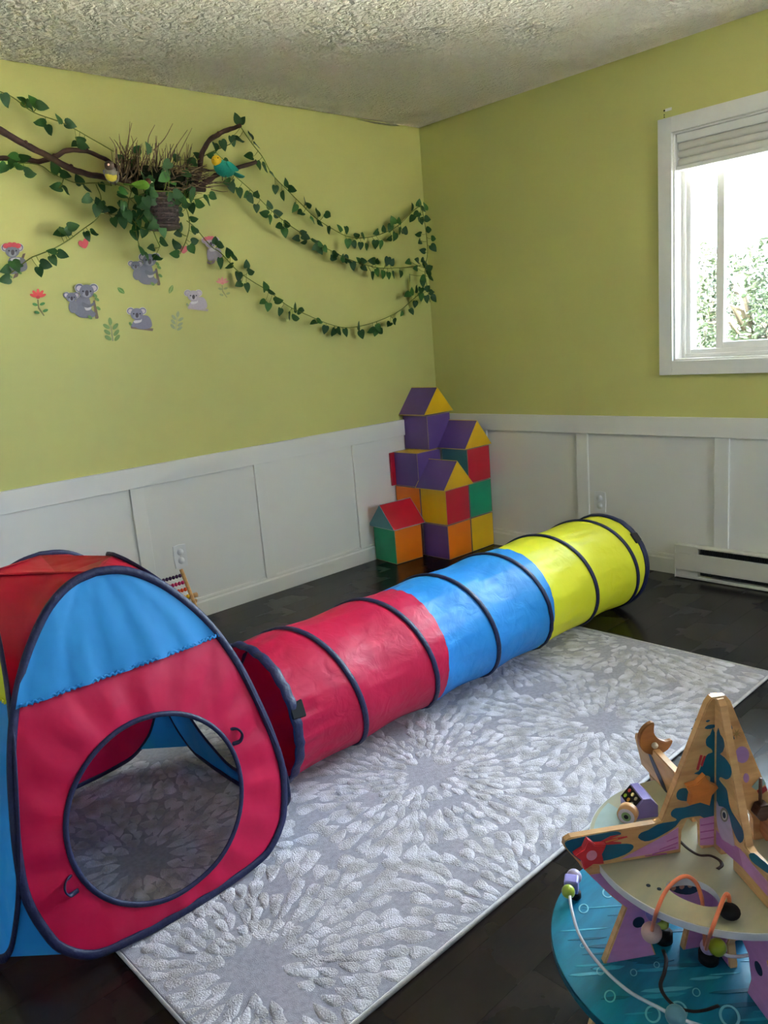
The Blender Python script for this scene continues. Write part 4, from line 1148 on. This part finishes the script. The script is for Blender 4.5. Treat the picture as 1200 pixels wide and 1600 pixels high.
garland([[(0, 262), (30, 255), (62, 258), (80, 270), (95, 277), (120, 286), (150, 286), (175, 290, -.1)], [(100, 276), (97, 286), (92, 294)], [(150, 288), (158, 310), (152, 330), (175, 335)]],
    [(15,492,220),(60,433,170),(118,443,10),(57,473,250),(98,483,0),(145,513,350),(255,483,120),(310,522,0),(367,540,100),(260,577,180),(310,595,290),(412,590,340),(402,635,200),(480,580,280),(460,648,120),(452,693,260),(490,680,330),(530,685,0),(537,745,280),(570,720,320),(475,665,200)],
    'ivy strand trailing along the wavy branch at the left', zoom=(0, 100))
garland([[(-14, 444), (15, 428), (45, 405), (60, 398), (85, 388), (110, 373), (130, 358), (150, 343), (160, 328, -.09)]],
    [(275,105,180),(300,103,300),(318,85,70),(347,72,0),(410,122,300),(445,103,350),(240,190,160),(252,235,280),(298,205,330),(218,252,340),(187,287,280),(75,250,200),(20,275,200),(30,290,250),(18,320,180),(75,262,300)],
    'ivy strand slanting down left towards the flower-crowned koala', zoom=(0, 330))
nest_leaves = [(645,400,60),(690,390,120),(830,695,190),(900,680,290),(912,728,0),(940,658,0),(970,645,300),(1000,622,330),(1125,357,0),(1090,365,280),(1047,385,280),(1010,392,260),(985,425,200),(920,430,160),(893,462,190),(1060,470,300),(830,440,20),(560,440,160),(880,610,0),(860,640,300)]
for k in range(34): nest_leaves.append((rl.uniform(560, 720), rl.uniform(590, 770), rl.choice((200, 250, 280, 300, 340))))
for k in range(10): nest_leaves.append((rl.uniform(800, 900), rl.uniform(590, 680), rl.choice((0, 300, 280, 340))))
for k in range(10): nest_leaves.append((rl.uniform(600, 900), rl.uniform(430, 560), rl.choice((100, 200, 300, 20))))
nest_leaves += [(635,805,270),(672,795,250),(705,862,180),(765,790,270),(770,840,340),(742,910,0),(685,905,280),(660,870,120),(843,760,70),(830,795,180),(822,842,110),(815,890,180),(908,775,120),(915,830,0),(900,870,300)]
garland([[(205, 310, -.16), (235, 300, -.2), (270, 300, -.2), (300, 312, -.16)], [(288, 318, -.14), (294, 335, -.12), (296, 355, -.11), (290, 378, -.1), (283, 393, -.1)], [(236, 350, -.16), (243, 370, -.13), (250, 385, -.12)], [(212, 345, -.15), (213, 365, -.12), (220, 395, -.1)], [(205, 300, -.14), (200, 325, -.14), (212, 350, -.14), (235, 362, -.15)], [(308, 250, -.13), (330, 238, -.12), (360, 225, -.11)]],
    nest_leaves, 'dense ivy clump around the basket with short strands hanging below it', depth=-.16, zoom=(0, 100))

# ================================================================== WOODEN ACTIVITY TOY
AX = Vector((-2.475, -2.888, 0))
ta = math.radians(144); eA = Vector((math.cos(ta), math.sin(ta), 0)); eB = Vector((math.cos(ta + PI/2), math.sin(ta + PI/2), 0)); EZ = Vector((0, 0, 1))
ply = wood('birch_ply', '#b98a58', '#d9ad78', 0.4, 14, (1, 1, 5))
toy = thing('activity_center', AX, 'wooden ocean-and-space activity toy with bead wires and a pointed peak', 'toy')
def T(a, b, z): return AX + eA * a + eB * b + EZ * z
def paint(c, rough=.4): return mat('toy_paint_' + c.strip('#'), c, rough, 0.45, var=0.10, vscale=35, stretch=(1, 1, 3))
pink = paint('#c98cc4'); tealp = paint('#0e5c7c'); lav = paint('#8f86c9'); redp = paint('#c92f38'); orp = paint('#d9823f'); purp = paint('#a884c4')
TH = .015
ZS, ZT = .392, .20
def mirror(h): return h + [(-x, y) for x, y in h[::-1]]
up = [(.012, .665), (.020, .655), (.099, .456), (.110, .453), (.255, .452), (.265, .447), (.267, .437), (.240, .398), (.238, .392), (.066, .392), (.064, .432), (.054, .452), (.040, .452), (.030, .434), (.028, .392)]
lowr = [(.236, .391), (.19, .332), (.163, .303), (.204, ZT), (.111, ZT), (.121, .235), (.112, .272), (.09, .286), (.066, .272), (.052, .24), (.061, ZT)]
leg = [(.20, .184), (.252, 0.0), (.16, 0.0), (.13, .08), (.09, .12), (.05, .12)]
pA = obj('peak_board', plate([mirror(up)], TH, T(0, 0, 0), eA, EZ, .0015), ply, toy)
upB = [(x, min(y, .6635)) for x, y in up]
upB = upB + [((-x - .03 if x > .2 else -x), y) for x, y in upB[::-1]]
pB = obj('peak_board', plate([upB], TH, T(0, 0, 0), eB, EZ, .0015), ply, toy)
lA = obj('lower_board', plate([mirror(lowr)], TH, T(0, 0, 0), eA, EZ, .0015), ply, toy)
lB = obj('lower_board', plate([mirror(lowr)], TH, T(0, 0, 0), eB, EZ, .0015), ply, toy)
gA = obj('leg_board', plate([mirror(leg)], TH, T(0, 0, 0), eA, EZ, .0015), ply, toy)
gB = obj('leg_board', plate([mirror(leg)], TH, T(0, 0, 0), eB, EZ, .0015), ply, toy)
# shelf: round tray with a crescent opening
def polar(px, py, z):
    q = at_z(px, py, z) - AX; return (q.dot(eA), q.dot(eB))
cres = [polar(x, y, ZS) for x, y in ((1040, 1384), (1050, 1376), (1075, 1373), (1100, 1380), (1118, 1393), (1126, 1408), (1122, 1416), (1100, 1416), (1075, 1408), (1055, 1398))]
shelf_m = mat('toy_shelf_print', '#b9b69a', 0.35, 0.5, vscale=9, color2='#a9ab98', stretch=(1, 3, 1))
shelf_edge = mat('toy_shelf_edge', '#cfd3dc', 0.4, 0.5, var=0.04)
o = obj('shelf', plate([ell(0, 0, .208, .208, 0, 72), smooth_loop(cres, 3)], .012, T(0, 0, ZS - .0062), eA, eB, .001), shelf_edge, toy)
obj('shelf_print', plate([ell(0, 0, .2065, .2065, 0, 72), smooth_loop([(x, y) for x, y in cres], 3)], .0006, T(0, 0, ZS), eA, eB), shelf_m, o)
obj('sky_print', plate([[(.0, .0)] and [(.2*math.cos(a), .2*math.sin(a)) for a in [math.radians(d) for d in range(-52, -2, 4)]] + [(.165, -.02), (.12, -.06), (.10, -.10)]], .0006, T(0, 0, ZS + .0006), eA, eB), paint('#a9c3c6'), o)
base_m = mat('toy_sea_print', '#1283a6', 0.3, 0.5, vscale=7, color2='#0a6a86', stretch=(1, 5, 1))
base_edge = paint('#0c5a72')
tray = obj('base_tray', plate([ell(0, 0, .28, .28, 0, 96)], .014, T(0, 0, ZT - .0075), eA, eB, .001), base_edge, toy)
obj('sea_print', plate([ell(0, 0, .2785, .2785, 0, 96)], .0006, T(0, 0, ZT - .0003), eA, eB), base_m, tray)
# brush strokes and bubbles printed on the sea
rt = random.Random(5); bub = paint('#7fc4d2'); strk = paint('#2f9fbd')
sdir = (RT.dot(eA), RT.dot(eB)); sl = math.hypot(*sdir); sdir = (sdir[0] / sl, sdir[1] / sl); sn = (-sdir[1], sdir[0])
strk2 = paint('#0b5f7a'); strk3 = paint('#58b4cc')
for k in range(120):
    a = rt.uniform(0, 2*PI); r = .27 * math.sqrt(rt.uniform(.05, 1)); x, y = r*math.cos(a), r*math.sin(a); l = rt.uniform(.02, .05); w = rt.uniform(.0012, .0055)
    ol = [(x + sdir[0]*u + sn[0]*v, y + sdir[1]*u + sn[1]*v) for u, v in ((-l, -w*.2), (-l*.4, -w), (l*.6, -w*.7), (l, w*.3), (l*.2, w), (-l*.8, w*.5))]
    if max(math.hypot(*q) for q in ol) > .274: continue
    obj('brush_stroke', plate([ol], .0005, T(0, 0, ZT + .0003 + .00002 * k / 10), eA, eB), (strk, strk2, strk3)[k % 3], tray)
for px, py, rr in ((912, 1420, .013), (950, 1395, .015), (938, 1518, .009), (953, 1557, .013), (990, 1520, .008), (1026, 1508, .007), (1088, 1551, .009), (1020, 1585, .017), (1060, 1580, .02), (1140, 1588, .022), (877, 1437, .01), (910, 1478, .006)):
    x, y = polar(px, py, ZT)
    if math.hypot(x, y) < .26: obj('bubble_ring', plate([ell(x, y, rr, rr*.7, 60, 24), ell(x, y, rr*.82, rr*.52, 60, 24)], .0005, T(0, 0, ZT + .0006), eA, eB), bub, tray)
# ---- prints on the boards (thin painted sheets on each face)
def decal(board, nm, ol, m, plane, side, lift=.0004):
    ex, n = (eA, eB) if plane == 'A' else (eB, eA)
    off = (TH / 2 + lift) * side
    O = T(0, off, 0) if plane == 'A' else T(off, 0, 0)
    return obj(nm, plate([ol], .0005, O, ex, EZ), m, board)
navyp = paint('#16324f')
for plane, bd, side in (('A', pA, -1), ('B', pB, -1)):
    sea = smooth_loop([(.004, .588), (.028, .578), (.034, .556), (.022, .538), (.030, .528), (.046, .510), (.052, .492), (.034, .488), (.030, .480), (.046, .474), (.060, .470), (.066, .462), (.052, .456), (.075, .450), (.105, .446), (.108, .432), (.086, .428), (.062, .446), (.056, .452), (.040, .454), (.0, .432), (-.0, .44)], 2)
    decal(bd, 'painted_sea', sea, tealp, plane, side)
    decal(bd, 'painted_sea', [(-x, y) for x, y in smooth_loop([(.002, .588), (.022, .574), (.026, .552), (.016, .536), (.03, .520), (.042, .492), (.026, .484), (.04, .462), (.046, .44), (.05, .41), (.044, .404), (.03, .44), (.0, .46)], 2)], tealp, plane, side)
    decal(bd, 'painted_cloud', smooth_loop([(.010, .606), (.024, .612), (.040, .607), (.026, .600)], 3), tealp, plane, side)
    decal(bd, 'painted_cloud', smooth_loop([(.022, .622), (.030, .625), (.033, .620), (.025, .618)], 3), tealp, plane, side)
    decal(bd, 'painted_sand', [(.066, .393), (.1855, .393), (.213, .402), (.15, .426), (.105, .432), (.07, .444), (.066, .44)], pink, plane, side, .0003)
    decal(bd, 'painted_sand', [(0, .393), (.0278, .393), (.0285, .432), (.0, .436)], pink, plane, side, .0006)
    decal(bd, 'painted_sand', [(-.066, .393), (-.1855, .393), (-.205, .40), (-.13, .436), (-.066, .445)], pink, plane, side, .0003)
    decal(bd, 'painted_reef', smooth_loop([(.254, .444), (.195, .447), (.170, .440), (.176, .428), (.15, .425), (.152, .41), (.19, .40), (.235, .398), (.261, .434)], 3), tealp, plane, side, .0006)
    for q in ((.205, .196, .436), (.2, .185, .43), (.195, .18, .422)):
        decal(bd, 'painted_coral', [(.212, .426), (q[1] - .02, q[2]), (q[1] - .022, q[2] + .003), (.208, .432)], redp if q[0] != .2 else orp, plane, side, .0010)
    for z in (.508, .515, .522): decal(bd, 'painted_coral', [(.036, z - .012), (.045, z + .012), (.047, z + .012), (.040, z - .014)], redp, plane, side, .0010)
for plane, side in (('A', 1), ('A', -1), ('B', 1), ('B', -1)):
    for bd2, lo_ol in ((lA if plane == 'A' else lB, lowr),):
        for sg in (1, -1):
            ol = [(.226, .378), (.188, .332), (.161, .303), (.2, ZT + .002), (.114, ZT + .002), (.124, .235), (.115, .274), (.09, .29), (.064, .275), (.05, .24), (.058, ZT + .002), (0, ZT + .002), (0, .378)]
            decal(bd2, 'painted_side', [(sg * x, y) for x, y in ol], pink if side > 0 else purp, plane, side)
            decal(bd2, 'painted_spiral', ell(sg * .142, .272, .0105, .0105), navyp, plane, side, .0008)
    gb = gA if plane == 'A' else gB
    for sg in (1, -1): decal(gb, 'painted_side', [(sg * .196, .183), (sg * .244, .003), (sg * .163, .003), (sg * .132, .083), (sg * .09, .124), (sg * .0, .124), (sg * .0, .183)], navyp, plane, side)
# prints on the two faces towards the room's middle, laid out on the boards' own planes
def brd(px, py, plane):
    n, O = (eB, T(0, TH / 2, 0)) if plane == 'A' else (eA, T(TH / 2, 0, 0))
    d = ray(px, py); q = CAM + d * ((O - CAM).dot(n) / d.dot(n)) - AX
    return (q.dot(eA if plane == 'A' else eB), q.z)
def zp(u, v): return (860 + u / 3.529, 1070 + v / 3.529)
def pdecal(board, nm, pts, m, plane, lift=.0004, sm_=2, full=False):
    ol = [brd(*(p if full else zp(*p)), plane) for p in pts]
    return decal(board, nm, smooth_loop(ol, sm_) if sm_ > 1 else ol, m, plane, 1, lift)
pdecal(pA, 'painted_sea', [(905, 262), (880, 275), (858, 300), (860, 335), (885, 352), (893, 372), (870, 380), (850, 405), (830, 450), (818, 475), (792, 490), (850, 498), (880, 508), (878, 560), (872, 600), (845, 625), (800, 652), (740, 675), (690, 680), (665, 702), (668, 725), (692, 737), (690, 750), (640, 758), (590, 770), (540, 800), (500, 815), (483, 842), (520, 862), (570, 850), (640, 812), (690, 780), (720, 742), (770, 728), (825, 722), (905, 716)], tealp, 'A')
pdecal(pB, 'painted_sea', [(919, 262), (938, 275), (955, 300), (960, 340), (950, 370), (936, 382), (960, 400), (990, 440), (1000, 480), (992, 510), (970, 522), (942, 508), (930, 522), (960, 560), (975, 585), (985, 650), (1000, 700), (1040, 760), (1063, 805), (1066, 850), (1048, 872), (1025, 840), (1005, 790), (985, 740), (950, 720), (919, 716)], tealp, 'B')
pdecal(pA, 'painted_cloud', [(850, 240), (868, 222), (903, 219), (908, 231), (880, 243)], tealp, 'A'); pdecal(pA, 'painted_cloud', [(856, 201), (868, 193), (880, 196), (866, 206)], tealp, 'A')
pdecal(pA, 'painted_coral', [(825, 385), (838, 388), (815, 470), (803, 465)], redp, 'A', .0008, 1); pdecal(pA, 'painted_coral', [(845, 390), (856, 392), (836, 452), (826, 440)], redp, 'A', .0008, 1)
pdecal(pA, 'painted_blob', [(712, 575), (750, 570), (780, 610), (790, 640), (740, 640), (700, 630), (695, 600)], tealp, 'A')
pdecal(pA, 'painted_sand', [(704, 784), (706, 904), (390, 960), (470, 915), (560, 868), (640, 825)], pink, 'A', .0006, 1)
pdecal(pA, 'painted_sand', [(822, 738), (908, 720), (908, 880), (824, 884)], pink, 'A', .0006, 1)
for q in (0, 1, 2): pdecal(pA, 'wood_grain_line', [(826, 770 + 38*q), (900, 758 + 38*q), (902, 763 + 38*q), (826, 776 + 38*q)], paint('#a8559c'), 'A', .0010, 1)
for q in ((560, 930, 690, 890), (600, 905, 700, 865), (520, 940, 640, 925), (640, 860, 700, 835)): pdecal(pA, 'wood_grain_line', [(q[0], q[1]), (q[2], q[3]), (q[2], q[3] + 6), (q[0], q[1] + 4)], paint('#a8559c'), 'A', .0010, 1)
pdecal(pA, 'painted_reef', [(78, 872), (120, 850), (230, 828), (330, 811), (375, 809), (388, 824), (330, 845), (275, 862), (330, 878), (420, 875), (455, 884), (452, 905), (410, 935), (330, 962), (250, 975), (190, 985), (140, 950), (100, 912)], tealp, 'A', .0006)
pdecal(pA, 'painted_coral', [(275, 862), (330, 832), (385, 824), (330, 846), (420, 832), (425, 838), (340, 862), (390, 866), (388, 874), (310, 880)], redp, 'A', .0010, 1)
pdecal(pA, 'painted_coral', [(300, 862), (370, 842), (372, 848), (305, 868)], orp, 'A', .0013, 1)
pdecal(pA, 'painted_planet', ell(1056, 384, 38, 46), purp, 'A', .0008, 1); pdecal(pA, 'painted_planet', ell(1078, 512, 16, 26), purp, 'A', .0008, 1)
pdecal(pA, 'painted_star', star(1026, 268, 30, 8, 7), paint('#a88a52'), 'A', .0008, 1)
pdecal(pA, 'painted_flag', [(1108, 562), (1150, 513), (1174, 518), (1186, 545), (1132, 580)], paint('#8fb4b4'), 'A', .0008, 1); pdecal(pA, 'painted_flag', [(1138, 582), (1186, 556), (1196, 578), (1150, 612)], paint('#a3202f'), 'A', .0008, 1)
pdecal(pB, 'painted_sand', [(916, 800), (960, 850), (1010, 878), (1050, 905), (1075, 960), (1065, 1010), (916, 878)], paint('#b06fae'), 'B', .0005, 1)
pdecal(pB, 'painted_sand', [(1040, 900), (1075, 932), (1112, 985), (1160, 1040), (1200, 1085), (1200, 1165), (1065, 1010)], pink, 'B', .0007, 1)
pdecal(pB, 'painted_reef', [(1098, 935), (1125, 927), (1165, 960), (1210, 1000), (1215, 1045), (1155, 1005), (1112, 970)], tealp, 'B', .0010)
fish = pdecal(pB, 'narwhal', [(919, 640), (931, 668), (955, 673), (980, 702), (998, 760), (1010, 830), (1018, 890), (985, 872), (950, 850), (930, 800), (920, 740)], paint('#b9a9c4'), 'B', .0010)
pdecal(fish, 'eye_ring', ell(963, 716, 21, 40, -8), paint('#8a8272'), 'B', .0015, 1); pdecal(fish, 'eye_white', ell(965, 718, 13, 27, -8), paint('#d8d2c8'), 'B', .0020, 1); pdecal(fish, 'pupil', ell(966, 718, 8, 18, -8), navyp, 'B', .0025, 1)
# raised stars, fish, moon and other applied pieces
def piece(nm, ol, th, a, z, m, plane='A', side=1, bev=.0015, lift=0):
    ex, n = (eA, eB) if plane == 'A' else (eB, eA)
    off = (TH / 2 + .001 + lift + th / 2) * side
    O = T(a, off, z) if plane == 'A' else T(off, a, z)
    return obj(nm, plate([ol], th, O, ex, EZ, bev), m, toy)
st = piece('red_star', smooth_loop(star(0, 0, .029, .018, 5, 80), 2), .012, .226, .424, redp, 'A', 1)
decal(st, 'star_centre', ell(.226, .424, .009, .009), paint('#d98fa8'), 'A', 1, .0135)
sa, sz = brd(1091, 1231, 'A')
piece('orange_star', star(0, 0, .030, .019, 5, 100), .013, sa, sz, orp, 'A', 1)
for plane in ('A', 'B'):
    pass
moon_w = wood('moon_wood', '#8a5523', '#a86d33', 0.45, 16, (1, 1, 4))
mo = smooth_loop([(-.004, .036), (-.022, .030), (-.034, .012), (-.034, -.012), (-.02, -.030), (.004, -.036), (.026, -.028), (.036, -.010), (.022, -.010), (.006, -.002), (-.004, .014)], 3)
moon = obj('moon', plate([[(x * .95, y * .95) for x, y in mo]], .012, T(0, -.222, .474), -eA, EZ, .0015), moon_w, toy)
obj('peg', disc(bmesh.new(), T(.004, -.222 + .008, .462), eB, .006, .008, 14, .001), paint('#d8cbb4'), moon, True)
decal(pB, 'painted_rocket', smooth_loop([(-.235, .44), (-.215, .436), (-.17, .41), (-.155, .397), (-.175, .397), (-.215, .42)], 3), navyp, 'B', 1, .0012)
obj('hex_block', disc(bmesh.new(), T(-.085, .022, .425), eA, .024, .02, 6, .001), wood('hex_wood', '#9a5a34', '#b87548', .4), toy)
obj('peg_stick', mktube([T(-.068, .018, .47), T(-.068, .018, .515)], .003, sides=8), wood('walnut', '#4a2f26', '#6a4638', .4), toy, True)
obj('hex_block', disc(bmesh.new(), T(-.072, .018, .455), eB, .016, .018, 6, .001), wood('walnut', '#4a2f26', '#6a4638', .4), toy)
# control box and eye wheel on the shelf
p1, p2 = at_z(985, 1243, .42), at_z(1003, 1267, .42); d1 = (p2 - p1).normalized(); d2 = EZ.cross(d1)
if d2.dot(RT) < 0: d2 = -d2
cb = at_z(997, 1266, ZS)
prof = [(-.022, 0), (.026, 0), (.026, .022), (.012, .038), (-.002, .038), (-.022, .016)]
ctrl = obj('control_box', plate([prof], .055, cb + EZ * .0004, d2, EZ, .001), lav, toy)
nrm = Vector(d2 * -.022 + EZ * .02).normalized(); cen = cb + d2 * -.0125 + EZ * .0275
tang = (d2 * .02 + EZ * .022).normalized()
obj('button_panel', plate([[(-.024, -.013), (.024, -.013), (.024, .013), (-.024, .013)]], .001, cen + nrm * .0008, d1, tang), black_strap, ctrl)
for i in range(3):
    for j in range(2):
        cc = ['#8fbf2a', '#c9902a', '#b7b7a0', '#c93a3a', '#c9c08a', '#b0a890'][i + 3 * j]
        obj('button', disc(bmesh.new(), cen + nrm * .0018 + d1 * (-.014 + .014 * i) + tang * (-.006 + .012 * j), nrm, .0035, .002, 12), paint(cc), ctrl)
wc = at_z(981, 1271, ZS + .018)
vdir = (CAM - wc); vdir.z = 0; vdir = (vdir.normalized() * .9 + eA * .3).normalized()
wh = obj('eye_wheel', disc(bmesh.new(), wc, vdir, .0175, .02, 28, .002), ply, toy, True)
obj('eye_white', disc(bmesh.new(), wc + vdir * .0103, vdir, .0145, .001, 24), paint('#b9b4bc'), wh); obj('iris', disc(bmesh.new(), wc + vdir * .0112, vdir, .0085, .001, 20), paint('#6f8f5a'), wh); obj('pupil', disc(bmesh.new(), wc + vdir * .012, vdir, .004, .001, 16), black_strap, wh)
# wires and beads
def wire_of(pts, r, m, nm='bead_wire'): return obj(nm, mktube(catmull([at_z(*p) for p in pts], 6), r, sides=8), m, toy, True)
orange_w = paint('#e8805a', .3); white_w = paint('#cfcad6', .25)
wire_of([(1018, 1457, .30), (1021, 1443, .345), (1026, 1424, .40), (1038, 1396, .42), (1054, 1377, .435), (1072, 1369, .44), (1088, 1380, .43), (1096, 1402, .405), (1098, 1415, .385), (1100, 1440, .33), (1101, 1482, .225)], .0032, orange_w)
wire_of([(1103, 1484, .225), (1106, 1470, .33), (1112, 1453, .40), (1122, 1426, .41), (1131, 1403, .42), (1136, 1397, .425), (1139, 1402, .42), (1140, 1416, .402)], .0032, orange_w)
wire_of([(890, 1395, .23), (893, 1420, .235), (906, 1462, .245), (935, 1505, .25), (980, 1547, .25), (1030, 1575, .25), (1060, 1590, .25), (1100, 1604, .245), (1150, 1612, .22)], .0028, white_w)
wire_of([(1127, 1489, .24), (1140, 1494, .24), (1160, 1494, .24), (1190, 1488, .24)], .0028, white_w)
def bead(px, py, z, r, c, sc=(1, 1, 1)): return obj('bead', ball(bmesh.new(), at_z(px, py, z), r, 20, 14, sc), paint(c, .3), toy, True)
bead(1018, 1457, .30, .0165, '#dcb9ae'); bead(1022, 1428, .30, .014, '#7c78b8'); bead(1036, 1443, .28, .0095, '#9aa84a')
bead(1107, 1479, .232, .0135, '#b9a4c4'); bead(1121, 1480, .245, .0145, '#9fb52a'); bead(1056, 1587, .25, .0155, '#5f93a6')
bead(888, 1393, .232, .0125, '#a9bf45'); bead(897, 1370, .232, .0145, '#c4b4cc')
cbx = at_z(893, 1381, .232); q = mkbox((-.013, -.013, -.013), (.013, .013, .013), .003)
obj('bead_cube', xform(q, Matrix.Translation(cbx) @ Matrix.Rotation(.5, 4, 'Z')), lav, toy)
kb = at_z(1140, 1424, ZS + .01)
obj('bead_base', ball(bmesh.new(), kb, .0155, 18, 12, (1, 1, .7)), black_strap, toy, True)
for px, py in ((1036, 1462), (1107, 1494)): obj('bead_base', disc(bmesh.new(), at_z(px, py, ZT + .012), EZ, .0165, .024, 20, .004), black_strap, toy, True)
b0 = at_z(899, 1397, ZT + .008); obj('bead_base', disc(bmesh.new(), b0, EZ, .011, .016, 16, .003), black_strap, toy, True)
groove = mat('groove_brown', '#33201a', 0.5, 0.3, var=0.2)
obj('track_groove', mktube(catmull([at_z(x, y, ZS + .0005) for x, y in ((1062, 1314), (1075, 1326), (1092, 1336), (1110, 1337), (1124, 1344), (1128, 1352), (1121, 1358))], 6), .003, sides=8, flat=(.0012, .003), ref=lambda p, t: EZ), groove, toy, True)
obj('track_groove', mktube(catmull([at_z(x, y, ZT + .0008) for x, y in ((1036, 1484), (1041, 1500), (1038, 1520), (1032, 1538), (1038, 1555), (1055, 1572), (1080, 1580), (1103, 1578), (1123, 1571))], 6), .003, sides=8, flat=(.0014, .0032), ref=lambda p, t: EZ), groove, toy, True)
for px, py in ((1013, 1383.5), (1030, 1389)): obj('print_dot', disc(bmesh.new(), at_z(px, py, ZS + .0006), EZ, .0035, .0006, 12), navyp, toy)
# saucer print seen through the crescent opening, and scribbled arch on the lower board
uf = decal(lA, 'painted_saucer', smooth_loop([(.02, .335), (.05, .345), (.09, .335), (.075, .318), (.05, .310), (.03, .318)], 3), navyp, 'A', 1, .0014)
for x in (.035, .05, .065, .08): decal(uf, 'saucer_light', ell(x, .328, .0045, .0045), paint('#b98a78'), 'A', 1, .002)
decal(uf, 'saucer_dome', smooth_loop([(.035, .345), (.052, .352), (.07, .345), (.052, .342)], 3), paint('#5f7a52'), 'A', 1, .002)
obj('yellow_knob', disc(bmesh.new(), T(-.06, .235, ZT + .012), EZ, .03, .024, 24, .004), paint('#d8c21a'), toy, True)
